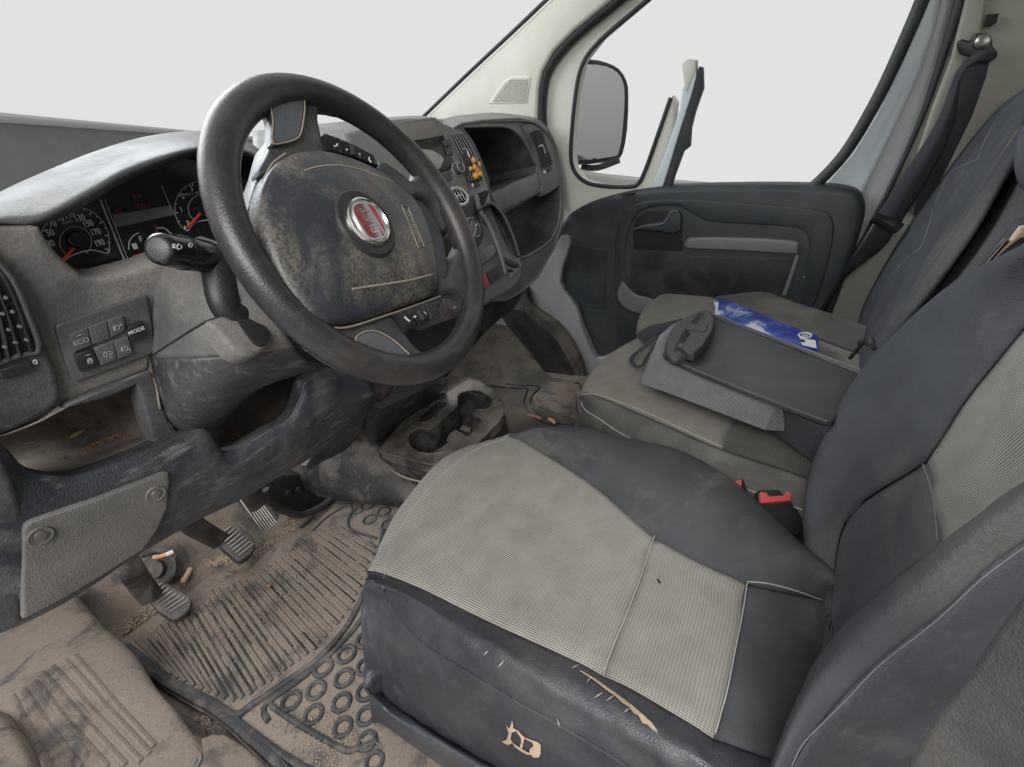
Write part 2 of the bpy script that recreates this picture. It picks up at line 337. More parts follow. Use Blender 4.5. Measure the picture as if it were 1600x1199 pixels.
M = dict(
    dash=mat('dash_plastic', (.050, .054, .062), .42, dcol=(.20, .19, .182), dust=.42, dscale=5, up=.15, bump=.5, scratch=.12),
    dashdusty=mat('dusty_dash_plastic', (.075, .076, .080), .5, dust=.9, dscale=5, up=.55, bump=.5, dthr=.38, dcol=(.215, .202, .19)),
    dashblue=mat('lower_dash_plastic', (.032, .036, .045), .36, dust=.40, dscale=7, up=.12, bump=.7, scratch=.62, dcol=(.20, .20, .20)),
    dashclean=mat('grey_green_plastic', (.15, .163, .16), .42, dust=.35, dscale=7, up=.4, bump=.4),
    plate=mat('speckled_plastic', (.135, .132, .13), .6, grain=520, bump=.9, dust=.3, dcol=(.25, .22, .2), scratch=.15),
    black=mat('black_plastic', (.018, .019, .021), .4, dust=.25, up=.4, bump=.3, dcol=(.12, .11, .1)),
    gloss=mat('glossy_black', (.012, .012, .014), .14, bump=0, dust=.12, dcol=(.15, .13, .11), up=.1),
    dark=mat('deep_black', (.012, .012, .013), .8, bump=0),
    cavity=mat('dirty_tray_plastic', (.07, .066, .064), .6, dust=1.0, dscale=6, up=1.0, bump=.4, dcol=(.25, .215, .19), dthr=.38),
    wheel=mat('worn_wheel_plastic', (.030, .028, .029), .36, grain=420, bump=.3, dust=.16, dscale=8, up=.1, dcol=(.16, .13, .11), spec=.55, scratch=.10),
    pad=mat('dusty_airbag_plastic', (.036, .041, .050), .34, grain=330, bump=.5, dust=.60, dscale=7, up=.03, dcol=(.31, .262, .20), spk=.0, dthr=.455, scratch=.08),
    spoke=mat('wheel_spoke_plastic', (.05, .055, .062), .38, grain=420, bump=.4, dust=.35, dscale=9, up=.1, dcol=(.2, .17, .13)),
    inlay=mat('blue_grey_inlay', (.09, .10, .115), .3, bump=.5, dust=.25, up=.1, dcol=(.2, .18, .16)),
    groove=mat('dusty_groove', (.33, .28, .23), .9, bump=0),
    chrome=mat('chrome', (.75, .75, .73), .16, bump=0, metal=1, vary=.08),
    satin=mat('satin_silver', (.62, .62, .62), .35, bump=0, metal=.6, vary=.06),
    steel=mat('worn_steel', (.42, .40, .37), .35, bump=.2, metal=.9, dust=.35, dcol=(.25, .2, .17)),
    red=mat('badge_red', (.42, .012, .03), .3, bump=0, coat=.5, vary=.15),
    rednd=mat('needle_red', (.85, .06, .04), .5, bump=0, vary=.05),
    redbtn=mat('red_button_plastic', (.62, .10, .10), .35, bump=0, vary=.08),
    hazard=mat('hazard_red', (.42, .05, .08), .5, bump=.2, dust=.3, up=.2),
    white=mat('white_print', (.7, .7, .68), .6, bump=0, vary=.05),
    greyp=mat('grey_print', (.33, .34, .34), .6, bump=0, vary=.1),
    dimred=mat('display_red', (.25, .03, .025), .5, bump=0, vary=.05),
    beige=mat('pale_trim', (.64, .645, .57), .6, grain=500, bump=.15, vary=.04, dust=.05),
    bodyw=mat('blue_white_paint', (.62, .70, .74), .25, bump=0, vary=.03, coat=.4),
    bodyg=mat('grey_white_paint', (.43, .44, .46), .3, bump=0, vary=.03, coat=.3),
    rubber=mat('rubber_seal', (.022, .028, .030), .55, bump=.2, vary=.15, dust=.1),
    door=mat('door_card', (.026, .032, .037), .5, grain=380, bump=.4, dust=.12, up=.4, dcol=(.12, .12, .11)),
    doorg=mat('door_grey_trim', (.15, .16, .168), .45, bump=.2, vary=.06),
    sillgrey=mat('sill_grey', (.25, .245, .255), .5, bump=.1, vary=.06),
    fab=mat('dark_seat_fabric', (.066, .070, .079), .85, grain=500, bump=.7, dust=.4, dscale=3.0, up=.05, dcol=(.19, .175, .15), spec=.2, dthr=.52, vary=.16),
    fabd=mat('worn_grey_fabric', (.085, .086, .085), .9, grain=600, bump=.5, dust=.5, dscale=5, up=.25, dcol=(.19, .17, .14), spec=.15, vary=.12),
    leather=mat('blue_black_leather', (.048, .053, .066), .33, bump=.4, leather=520, dust=.4, dscale=4, up=.0, dcol=(.17, .155, .14), spec=.6, dthr=.50, vary=.2, scratch=.12),
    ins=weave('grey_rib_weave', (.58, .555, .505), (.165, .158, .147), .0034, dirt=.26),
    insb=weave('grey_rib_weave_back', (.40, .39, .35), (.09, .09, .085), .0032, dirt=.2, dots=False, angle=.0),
    insp=weave('brown_worn_weave', (.33, .31, .27), (.125, .118, .105), .0034, dirt=.6, dirtc=(.10, .085, .07)),
    insd=weave('dark_brown_weave', (.115, .105, .09), (.05, .046, .04), .0042, dirt=.4, dirtc=(.05, .045, .04)),
    insg=weave('grey_check_weave', (.33, .34, .355), (.085, .09, .095), .0036, dirt=.1),
    tray=mat('tray_plastic', (.036, .040, .042), .42, bump=.35, dust=.12, up=.4, dcol=(.14, .13, .12)),
    belt=mat('belt_webbing', (.035, .037, .042), .7, grain=900, bump=.4, spec=.3, vary=.1),
    beltg=mat('grey_webbing', (.062, .063, .068), .8, grain=700, bump=.8, spec=.2, vary=.25, dust=.5, dcol=(.16, .145, .13)),
    mat=mat('dirty_rubber_mat', (.045, .044, .045), .7, bump=.8, grain=240, dust=.92, dscale=12, up=.30, dcol=(.215, .172, .140), dthr=.37),
    matd=mat('darker_rubber', (.028, .030, .033), .6, bump=.5, grain=240, dust=.5, dscale=14, up=.08, dcol=(.22, .185, .155), dthr=.48),
    floor=mat('dirty_floor', (.05, .048, .047), .85, bump=1.0, grain=160, dust=.9, dscale=12, up=.26, dcol=(.19, .150, .121), dthr=.39),
    floord=mat('passenger_floor', (.045, .043, .040), .8, bump=.8, grain=120, dust=.85, dscale=9, up=.3, dcol=(.12, .10, .078), dthr=.42),
    console=mat('console_plastic', (.036, .036, .038), .42, bump=.6, grain=150, dust=.7, dscale=10, up=.5, dcol=(.19, .165, .15), dthr=.46, scratch=.35),
    consoletop=mat('console_top_plastic', (.06, .058, .057), .5, bump=.6, grain=150, dust=.85, dscale=14, up=.5, dcol=(.23, .20, .18), dthr=.42),
    grit=mat('grit', (.34, .27, .20), .9, bump=0, vary=.4),
    rust=mat('rusty_crumbs', (.30, .16, .10), .9, bump=0, vary=.4),
    orange=mat('orange_rubber', (.75, .33, .08), .35, bump=0, vary=.05),
    foam=mat('foam_tan', (.62, .47, .34), .9, bump=.5, grain=300, vary=.2),
    thread=mat('pale_thread', (.42, .41, .38), .9, bump=0, vary=.1),
    seam=mat('dark_thread', (.17, .175, .19), .8, bump=0, vary=.1),
    wallg=mat('grey_render_wall', (.17, .17, .165), .9, bump=.1, vary=.05),
    cap=mat('pale_coping', (.47, .48, .46), .8, bump=.1, vary=.04),
    mirror=mat('mirror_glass', (.8, .8, .8), .03, bump=0, metal=1, vary=0),
    screenrefl=mat('dusty_screen_reflection', (.30, .31, .27), .25, bump=0, vary=.15, dust=.2),  # reflected light put into the base colour, with a little dust over it
    hood=mat('hood_plastic', (.062, .066, .072), .48, dust=.45, dscale=4, up=.05, bump=.6, dcol=(.20, .185, .17), dthr=.46),
    fabs=mat('dusty_seat_fabric', (.068, .072, .080), .85, grain=500, bump=.7, dust=.75, dscale=2.4, up=.05, dcol=(.23, .21, .18), spec=.2, dthr=.50, vary=.16),
    shroudlow=mat('scuffed_black_shroud', (.030, .032, .037), .36, dust=.35, dscale=6, up=.3, bump=.5, scratch=.62, dcol=(.16, .15, .14)),
    shroudup=mat('dusty_grey_shroud', (.075, .080, .082), .45, dust=.6, dscale=5, up=.4, bump=.5, scratch=.2, dcol=(.20, .18, .165), dthr=.42),
    leaf=mat('yellow_leaf', (.42, .42, .14), .7, bump=0, vary=.15),
    butt=mat('cigarette_tan', (.62, .35, .17), .8, bump=0, vary=.2),
)
# ------------------------------------------------------------------ more helpers
from mathutils.bvhtree import BVHTree
def bvh(o):
    bm = bmesh.new(); bm.from_mesh(o.data); bm.transform(Matrix.Translation(wloc(o))); t = BVHTree.FromBMesh(bm); bm.free(); return t
def hit(trees, u, v):
    d = ray(u, v).normalized(); best = None
    for t in (trees if isinstance(trees, (list, tuple)) else [trees]):
        p, n, i, dist = t.ray_cast(CAM, d)
        if p and (best is None or dist < best[2]): best = (p, n if n.dot(CAM - p) > 0 else -n, dist)
    return best
def on_surface(trees, px, h=.001):
    out = []
    for u, v in px:
        r = hit(trees, u, v)
        if r: out.append(r[0] + r[1] * h)
    return out
def thread(name, parent, m_, trees, px, r=.0009, h=.0004, n=6):
    dense = [(p.x, p.y) for p in spline([Vector((a, b, 0)) for a, b in px], n)]
    pts = on_surface(trees, dense, h)
    if len(pts) > 1: return tube(name, parent, m_, pts, r, n=0, seg=6)
def decal(name, parent, m_, trees, px, h=.0008, sm=0, thick=.0006):
    if sm: px = [(p.x, p.y) for p in spline([Vector((a, b, 0)) for a, b in px], sm, True)]
    pts = on_surface(trees, px, h)
    if len(pts) < 3: return None
    F = [tuple(t) for t in tessellate_polygon([[Vector((a, b, 0)) for a, b in px]])] if len(pts) == len(px) else [tuple(range(len(pts)))]
    o = mk(name, pts, F, m_, parent, False, face_cam=True)
    s = o.modifiers.new('solid', 'SOLIDIFY'); s.thickness = thick; s.offset = 1
    return o
# ------------------------------------------------------------------ the setting
def struct(o): return tag(o, kind='structure')
# floor with the bulkhead rising at the front
FZ = .10
rows = []
for y, z in ((-1.0, FZ), (-.3, FZ), (.3, FZ), (.8, FZ), (1.25, FZ), (1.42, FZ + .03), (1.58, FZ + .20), (1.70, FZ + .55), (1.72, 1.0)):
    rows.append([Vector((x, y, z + .006 * math.sin(7 * x + 3 * y))) for x in (-.25, .1, .5, .9, 1.3, 1.78)])
floor = struct(grid('floor', None, M['floor'], rows, 6, 6, .01))
def sbox(name, m_, c, h):
    return struct(box(name, None, M[m_], Vector(c), (Vector((1, 0, 0)), Vector((0, 1, 0)), Vector((0, 0, 1))), h, .01))
sbox('roof', 'beige', (.85, -.35, 1.66), (1.0, .80, .03))
sbox('rear_bulkhead', 'beige', (.85, -.72, .85), (1.0, .03, .80))
sbox('front_bulkhead', 'floord', (1.35, 1.60, .50), (.50, .03, .42))
sbox('body_side', 'bodyg', (1.84, .45, .40), (.03, 1.15, .34))
# garage wall in front of the van with a pale coping
wa, wb = onz(-140, 160, 1.62), onz(440, 217, 1.62); wd = (wb - wa)
wa2 = wa - wd * .5; wb2 = wb + wd * .25
t_ = empty('boundary_wall', wa + Vector((0, 0, -1.6)), 'low grey wall with a pale rounded coping, seen through the windscreen at the left', 'wall')
wn = Vector((wd.y, -wd.x, 0)).normalized()
if wn.dot(CAM - wa) < 0: wn.negate()
mb = MB(); e = (wd.normalized(), Vector((0, 0, 1)), wn); cc = (wa2 + wb2) / 2
box_geo(mb, cc + Vector((0, 0, -.95)) - wn * .1, e, ((wb2 - wa2).length / 2, .90, .09), .01); mb.build('wall_face', M['wallg'], t_)
mb = MB(); tube_geo(mb, [wa2 + Vector((0, 0, -.035)) - wn * .07, wb2 + Vector((0, 0, -.035)) - wn * .07], .036, seg=16, flat=3.0, hint=Vector((0, 0, 1))); mb.build('coping', M['cap'], t_)
# ------------------------------------------------------------------ steering wheel
WC = Vector((.3969, .4866, .9619)); tt, yw = .4022, .119
WN = Vector((math.sin(yw) * math.cos(tt), -math.cos(tt) * math.cos(yw), math.sin(tt))).normalized()
WP = (WC, WN)
wheel = empty('steering_wheel', WC, 'worn black four-spoke steering wheel with a red and chrome round badge, turned a quarter turn', 'steering wheel')
wu = Vector((0, 0, 1)); wu = (wu - WN * wu.dot(WN)).normalized(); wr = wu.cross(WN) * -1
wr = WN.cross(wu) * -1
if wr.x < 0: wr.negate()
ring = []; rad = []
for k in range(96):
    a = 2 * math.pi * k / 96
    ring.append(WC + (wr * math.cos(a) + wu * math.sin(a)) * .1810); rad.append(.0182 + .0008 * math.cos(3 * a))
rim = tube('rim', wheel, M['wheel'], ring, rad, True, 24, 0)
rimt = bvh(rim)
def wslab(name, mat_, px, h, th, r=.004, sm=0, dome=0, par=None): return slab(name, par or wheel, mat_, px, WP, th, r, sm, dome, h=h)
hub = wslab('hub_plate', M['inlay'], [(432, 205), (408, 260), (389, 320), (388, 350), (404, 400), (434, 450), (470, 500), (520, 545), (600, 535), (690, 478), (700, 400), (675, 330), (610, 268), (560, 240), (510, 215)], -.010, .03, .006, 3)
def spoke(px, h=.002, th=.022): return wslab('spoke', M['spoke'], px, h, th, .008, 3)
s1 = spoke([(395, 158), (418, 160), (428, 178), (428, 205), (422, 232), (408, 262), (430, 275), (500, 262), (522, 240), (509, 222), (503, 200), (500, 178), (510, 163), (545, 168), (500, 135), (440, 133)])
s2 = spoke([(595, 250), (628, 268), (642, 280), (652, 276), (655, 262), (648, 245), (690, 285), (716, 335), (706, 350), (692, 328), (672, 311), (646, 306), (650, 330), (640, 345), (610, 310)])
s3 = spoke([(676, 395), (692, 432), (704, 424), (711, 402), (728, 372), (742, 420), (745, 465), (738, 478), (728, 464), (710, 457), (688, 462), (660, 462)])
s4 = spoke([(455, 480), (520, 470), (612, 488), (628, 508), (643, 530), (658, 546), (684, 556), (712, 552), (680, 580), (620, 592), (560, 575), (505, 545)])
# grey inlays edged with a pale line
def inlay(px):
    o = wslab('inlay', M['inlay'], px, .0075, .012, .003, 3)
    pts = [onp(u, v, shift(WP, .0078)) for u, v in px]
    tube('inlay_edge', wheel, M['groove'], pts, .0009, True, 6, 4)
inlay([(424, 160), (445, 140), (468, 142), (476, 160), (474, 190), (466, 215), (440, 224), (426, 222), (427, 190)])
inlay([(556, 531), (566, 520), (585, 517), (608, 527), (630, 545), (639, 557), (600, 554), (572, 546)])
pad = wslab('airbag_cover', M['pad'], [(468, 233), (436, 250), (418, 278), (411, 318), (417, 362), (430, 402), (450, 442), (470, 470), (498, 498), (540, 503), (600, 487), (650, 470), (684, 456), (691, 440), (686, 402), (674, 352), (652, 308), (612, 272), (562, 246), (510, 231)], .020, .03, .010, 4, dome=.018)
pt = bvh(pad)
thread('seam_line', wheel, M['groove'], pt, [(475, 267), (500, 260), (530, 259), (560, 264), (590, 275), (615, 285)], .0010, 0)
thread('seam_line', wheel, M['groove'], pt, [(550, 452), (590, 446), (640, 438), (676, 429)], .0013, 0)
pts = [onp(u, v, shift(WP, .008)) for u, v in [(446, 240), (424, 258), (410, 290), (408, 325), (414, 365), (428, 405), (448, 446), (470, 478), (500, 506), (540, 512), (600, 494), (650, 477), (688, 463)]]
tube('gap_line', wheel, M['groove'], pts, .0012, n=5, seg=6)
# badge
r0 = hit(pt, 573, 349); BC, BN = r0[0], WN
def disc(px_r): return px_r
badge = lathe('badge', wheel, M['black'], BC - BN * .006, BN, [(0, .038), (.005, .041), (.0075, .038), (.0072, .031)], 48)
b2 = lathe('badge_ring', wheel, M['chrome'], BC - BN * .004, BN, [(0, .0295), (.006, .0300), (.0105, .0280), (.0115, .0262), (.0095, .0245), (.0085, .0240)], 48)
# the letters run up the wheel: x axis of the text is up, its top is to the left
ex, ey = wu, -wr
ex = (wu * .97 + wr * .10).normalized(); ey = WN.cross(ex).normalized()
def sq(rx_, ry_, k=3.2, n=40):
    out = []
    for i in range(n):
        a = 2 * math.pi * i / n; c, s = math.cos(a), math.sin(a)
        out.append(BC + BN * .0068 + ex * (rx_ * math.copysign(abs(c) ** (2 / k), c)) + ey * (ry_ * math.copysign(abs(s) ** (2 / k), s)))
    return out
mb = MB(); slab_geo(mb, sq(.0215, .0190), BN, .004, .001); mb.build('badge_field', M['red'], wheel)
mb = MB(); slab_geo(mb, sq(.0228, .0203), BN, .0052, .001); sh = mb.build('badge_field_edge', M['satin'], wheel)
text('emblem_letters', wheel, M['chrome'], 'FIAT', BC + BN * .0072, ex, ey, .0185, sx_=.86, bold=.01)
# airbag text box
def outline_box(par, a, b, c, d, m_, r=.0005):
    mb = MB(); tube_geo(mb, [a, b, c, d], r, True, 6); return mb.build('print_frame', m_, par)
ab = [on_surface(pt, [q], .0008)[0] for q in ((627, 321), (637, 325), (662, 386), (653, 388))]
outline_box(wheel, *ab, M['groove'], .0006)
d1 = (ab[0] - ab[3]).normalized(); nn = (ab[1] - ab[0]).cross(d1).normalized(); nn = nn if nn.dot(CAM - ab[0]) > 0 else -nn
text('airbag_print', wheel, M['greyp'], 'AIRBAG', (ab[0] + ab[1] + ab[2] + ab[3]) / 4, d1, nn.cross(d1).normalized(), .0085, sx_=1.5, ext=.0012)
# button groups
def btn(px, h=.008, m_='gloss', name='button'): return wslab(name, M[m_], px, h, .014, .0012)
btn([(508, 208), (533, 217), (537, 240), (509, 234)]); btn([(535, 218), (562, 230), (566, 249), (539, 241)]); btn([(563, 231), (584, 242), (592, 259), (567, 250)])
btn([(612, 489), (640, 482), (653, 509), (634, 517)]); btn([(641, 481), (662, 475), (673, 501), (655, 508)]); btn([(664, 474), (680, 470), (688, 490), (675, 499)], m_='black')
def wp(u, v, h): return onp(u, v, shift(WP, h))
tube('button_roller', wheel, M['black'], [wp(550, 229, .010), wp(552, 244, .010)], .0035, n=0)
tube('button_roller', wheel, M['black'], [wp(652, 486, .010), wp(661, 499, .010)], .0040, n=0)
def mark(pts, h=.0088, r=.0006, m_='white'): return tube('button_print', wheel, M[m_], [wp(u, v, h) for u, v in pts], r, n=3, seg=5)
mark([(522, 228), (524, 229), (527, 227), (527, 225)], r=.0009); mark([(541, 233), (543, 235)], r=.001); mark([(561, 240), (563, 242)], r=.001); mark([(577, 246), (577, 250), (580, 254)], r=.0008)
mark([(632, 495), (636, 499), (640, 502)], r=.0011); mark([(648, 493), (649, 497)]); mark([(646, 495), (651, 495)]); mark([(662, 487), (666, 491)])
# ------------------------------------------------------------------ driver seat
seat = empty('front_seat', (.48, .25, FZ), 'driver seat with grey ribbed fabric centre, dark bolsters and torn black leather side', 'seat')
ZS = dict(P=.412, c=.462, N=.452, m=.452, F=.452, fc=.478, fo=.448, fd=.37)
def station(low, mid, P, c, Nn, m1, m2, Fn, fc, fo, fd, dz=0):
    p = onz(*P, ZS['P'] + dz)
    return [onx(*low, min(.214, p.x - .008)), onx(*mid, min(.228, p.x - .012)), p, onz(*c, ZS['c'] + dz), onz(*Nn, ZS['N'] + dz), onz(*m1, ZS['m'] + dz), onz(*m2, ZS['m'] + dz), onz(*Fn, ZS['F'] + dz), onz(*fc, ZS['fc'] + dz), onz(*fo, ZS['fo'] + dz), onz(*fd, ZS['fd'] + dz)]
S1 = station((574, 1062), (565, 985), (568, 930), (573, 912), (581, 890), (628, 795), (704, 711), (798, 680), (845, 668), (900, 668), (925, 692), -.012)
S2 = station((612, 1110), (600, 1035), (612, 950), (630, 928), (655, 916), (722, 820), (786, 745), (852, 708), (915, 685), (985, 686), (1015, 720))
S3 = station((690, 1165), (682, 1105), (715, 1040), (748, 1005), (790, 981), (842, 885), (890, 812), (936, 764), (1000, 727), (1065, 706), (1095, 740))
S4 = station((850, 1265), (860, 1215), (900, 1147), (925, 1100), (943, 1050), (975, 965), (1003, 895), (1023, 837), (1090, 775), (1150, 757), (1190, 800))
S5 = station((1015, 1330), (1025, 1290), (1055, 1240), (1085, 1190), (1117, 1147), (1140, 1055), (1157, 975), (1168, 908), (1222, 852), (1262, 857), (1285, 900))
S6 = station((1180, 1420), (1190, 1380), (1190, 1320), (1215, 1260), (1250, 1200), (1285, 1120), (1300, 1020), (1310, 940), (1330, 925), (1345, 925), (1355, 955), -.03)
S0 = [p + Vector((0, .004, -.05)) for p in S1]; S0[0] = S1[0] + Vector((.03, .0, -.0)); S0[1] = S1[1] + Vector((.03, .004, -.01)); S0[2] = S1[2] + Vector((.03, .004, -.02)); S0[3] = S1[3] + Vector((.03, .004, -.05))
Sm = [p + Vector((0, -.02, -.14)) for p in S0]
Sm[0] = S0[0] + Vector((.06, 0, 0)); Sm[1] = S0[1] + Vector((.06, 0, -.02)); Sm[2] = S0[2] + Vector((.05, 0, -.08))
R_ = [Sm, S0, S1, S2, S3, S4, S5, S6]
def crease(ss, ts, depth=.0045, sg=.11):
    def f(s, t):
        d = 0
        for a in ss: d -= depth * math.exp(-((s - a) / sg) ** 2)
        for a, lo, hi in ts:
            if lo - .2 <= s <= hi + .2: d -= depth * .9 * math.exp(-((t - a) / sg) ** 2)
        return d
    return f
cr_ = crease([4, 7], [(5, 4, 7), (6, 4, 7)])
def wrinkle(s, t):
    d = cr_(s, t)
    if s < 4: d += .0016 * math.sin(9 * s + 4 * t + 1.5 * math.sin(3 * t)) * math.exp(-((s - 2.2) / 1.2) ** 2) + .001 * math.sin(17 * t + 6 * s)
    else: d += .0007 * math.sin(5 * t + 3 * s)
    return d
G = lambda nm, mt_, rg: grid(nm, seat, M[mt_], R_, 10, 12, .003, wrinkle, rng=rg)
lea = G('leather_side', 'leather', (0, 4, 0, 7)); insf = G('seat_insert', 'ins', (4, 7, 0, 5)); insr = G('seat_insert', 'ins', (4, 7, 5, 6)); rpad = G('rear_pad', 'fabs', (4, 7, 6, 7)); fbol = G('bolster', 'fabs', (7, 10, 0, 7))
lt = bvh(lea); ft = bvh(insf); rt = bvh(insr); fbt = bvh(fbol); pdt = bvh(rpad); ST = [lt, ft, rt, fbt, pdt]
thread('piping', seat, M['leather'], lt, [(572, 906), (597, 915), (607, 943), (653, 999), (723, 1045), (793, 1087), (886, 1139), (961, 1184), (990, 1205)], .0024, 0)
thread('stitching', seat, M['thread'], ST, [(600, 903), (605, 870), (632, 815), (680, 752), (740, 705), (795, 684)], .0006, .0003)
def px_dense(px, n=8): return [(p.x, p.y) for p in spline([Vector((a, b, 0)) for a, b in px], n)]
for px_ in ([(943, 1049), (962, 1000), (978, 965), (1000, 905), (1023, 838)], [(1117, 1146), (1135, 1085), (1148, 1020), (1160, 960), (1168, 909)]):
    o = thread('stitching', seat, M['thread'], ST, px_, .0009, .0012)
thread('stitching', seat, M['thread'], ST, [(1168, 909), (1200, 912), (1240, 922), (1290, 940)], .0009, .0006)
# cracks and tears that show the foam
decal('tear', seat, M['foam'], lt, [(906, 1050), (930, 1063), (955, 1081), (985, 1103), (1003, 1118), (1018, 1131), (1028, 1145), (1014, 1134), (1004, 1131), (997, 1119), (990, 1116), (982, 1106), (972, 1100), (960, 1088), (950, 1082), (930, 1066)], .0016)
decal('tear', seat, M['foam'], lt, [(792.0, 1132.1), (796.5, 1137.8), (802.1, 1125.4), (802.8, 1136.6), (810.0, 1140.0), (801.0, 1142.7), (798.8, 1153.5), (802.1, 1159.1), (794.2, 1162.5), (785.2, 1156.9), (793.1, 1154.0), (796.0, 1143.4)], .0014)
decal('tear', seat, M['foam'], lt, [(810.0, 1140.0), (815.6, 1146.8), (821.2, 1151.2), (819.0, 1158.0), (817.9, 1165.9), (815.6, 1169.2), (812.7, 1167.0), (815.6, 1158.0), (815.0, 1151.2), (808.9, 1141.8)], .0014)
decal('tear', seat, M['foam'], lt, [(802.1, 1159.1), (810.0, 1165.2), (821.2, 1171.5), (830.2, 1177.1), (825.8, 1177.8), (814.5, 1171.5), (805.5, 1165.2)], .0014)
decal('tear', seat, M['foam'], lt, [(821.2, 1151.2), (830.2, 1154.6), (841.5, 1158.5), (845.5, 1162.5), (845.5, 1176.0), (842.6, 1181.6), (834.8, 1181.6), (828.0, 1174.9), (829.1, 1168.1), (834.8, 1163.6), (832.5, 1158.0), (824.0, 1154.0)], .0014)
for px_ in ([(756, 1024), (765, 1016)], [(778, 1044), (790, 1030)], [(893, 1046), (905, 1040)], [(915, 1070), (925, 1058)], [(928, 1092), (942, 1084)], [(948, 1096), (960, 1088)], [(974, 1115), (984, 1108)], [(1010, 1132), (1030, 1148)], [(872, 1122), (876, 1136)], [(800, 1125), (803, 1136)]):
    dx_, dy_ = px_[1][0] - px_[0][0], px_[1][1] - px_[0][1]; L = math.hypot(dx_, dy_)
    mx, my = (px_[0][0] + px_[1][0]) / 2, (px_[0][1] + px_[1][1]) / 2
    decal('crack', seat, M['thread'], lt, [px_[0], (mx - dy_ / L * 1.1, my + dx_ / L * 1.1), px_[1], (mx + dy_ / L * 1.1, my - dx_ / L * 1.1)], .0012)
decal('burn_mark', seat, M['dark'], rt, [(1026, 905), (1031, 908), (1033, 913), (1029, 912)], .0012)
# plastic base below the leather
bx_ = lambda l: [onx(u, v, x) for u, v, x in l]
RWB = [bx_([(572, 1046, .222), (606, 1091, .219), (651, 1125, .216), (697, 1155, .213), (765, 1192, .213), (850, 1243, .212), (1015, 1335, .21)]),
       bx_([(574, 1053, .212), (605, 1097, .210), (650, 1132, .205), (696, 1162, .20), (763, 1200, .20), (850, 1252, .20), (1015, 1345, .20)]),
       bx_([(575, 1066, .200), (599, 1108, .196), (643, 1147, .192), (692, 1178, .19), (757, 1215, .19), (850, 1270, .19), (1015, 1365, .19)]),
       bx_([(578, 1082, .198), (597, 1122, .196), (640, 1163, .194), (690, 1196, .193), (755, 1235, .193), (850, 1290, .193), (1015, 1390, .193)]),
       bx_([(583, 1112, .196), (600, 1152, .193), (643, 1195, .192), (692, 1230, .192), (757, 1270, .192), (850, 1330, .192), (1015, 1430, .192)]),
       bx_([(588, 1145, .188), (604, 1182, .186), (647, 1226, .186), (696, 1262, .186), (757, 1305, .186), (850, 1370, .186), (1015, 1470, .186)]),
       bx_([(600, 1210, .175), (615, 1250, .175), (655, 1290, .175), (700, 1320, .175), (757, 1360, .175), (850, 1430, .175), (1015, 1530, .175)])]
for r in RWB: r.insert(0, r[0] + Vector((.08, -.015, -.01))); r.insert(0, r[0] + Vector((.20, -.03, 0)))
base = grid('seat_base', seat, M['leather'], RWB, 8, 8, .006)
# backrest
BN_ = Vector((0, .94, .34)).normalized(); BP0 = (Vector((.5, -.06, .45)), BN_)
HB = [-.10, .03, .055, .0, .0, .0, .045, -.03]
RB = [[(1215, 1330), (1212, 1255), (1204, 1190), (1250, 1150), (1288, 1120), (1300, 1080), (1276, 985), (1290, 975)],
      [(1350, 1260), (1310, 1102), (1285, 1022), (1312, 990), (1312, 900), (1313, 826), (1263, 770), (1290, 770)],
      [(1540, 1110), (1470, 962), (1440, 882), (1468, 851), (1455, 780), (1440, 718), (1338, 603), (1365, 605)],
      [(1700, 980), (1610, 845), (1580, 770), (1600, 757), (1566, 675), (1530, 592), (1470, 468), (1500, 475)],
      [(1880, 860), (1800, 720), (1770, 640), (1765, 620), (1720, 550), (1650, 455), (1600, 391), (1630, 400)],
      [(2080, 740), (2000, 600), (1960, 540), (1930, 500), (1850, 420), (1760, 330), (1720, 325), (1750, 340)]]
RBp = [[onp(u, v, shift(BP0, (-.03 if q_ == 0 and k > 4 else HB[k]))) for k, (u, v) in enumerate(r)] for q_, r in enumerate(RB)]
for r in RBp:                                                     # wrap the far and near edges round to the back
    r.insert(0, r[0] + Vector((.0, -.06, -.02))); r.append(r[-1] + Vector((.0, -.08, .0)))
crb = lambda s, t: -.003 * math.exp(-((s - 6) / .09) ** 2) * (t > .1) - .002 * math.exp(-((s - 2) / .07) ** 2) + .0009 * math.sin(6 * t + 4 * s) - (.0025 * math.exp(-((t - 2) / .08) ** 2) if 4 <= s <= 6 else 0)
GB = lambda nm, mt_, rg: grid(nm, seat, M[mt_], RBp, 10, 10, .004, crb, rng=rg)
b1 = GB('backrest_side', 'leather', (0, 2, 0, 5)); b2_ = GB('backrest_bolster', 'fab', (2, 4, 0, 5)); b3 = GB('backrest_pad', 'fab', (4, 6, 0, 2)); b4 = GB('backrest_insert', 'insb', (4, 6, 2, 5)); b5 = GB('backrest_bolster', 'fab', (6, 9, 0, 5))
BT = [bvh(x) for x in (b1, b2_, b3, b4, b5)]
thread('stitching', seat, M['seam'], BT, [(1236, 1197), (1258, 1157), (1317, 1098), (1376, 1037), (1461, 970), (1536, 901), (1598, 855)], .0006, .0004)
thread('stitching', seat, M['seam'], BT, [(1289, 1003), (1296, 933), (1304, 869), (1317, 822), (1354, 779), (1400, 746), (1440, 719)], .0008, .0004)
thread('stitching', seat, M['seam'], BT, [(1440, 719), (1458, 773), (1466, 846)], .0008, .0004)
thread('stitching', seat, M['dark'], BT, [(1440, 719), (1482, 652), (1562, 560), (1605, 508)], .0010, .0004)
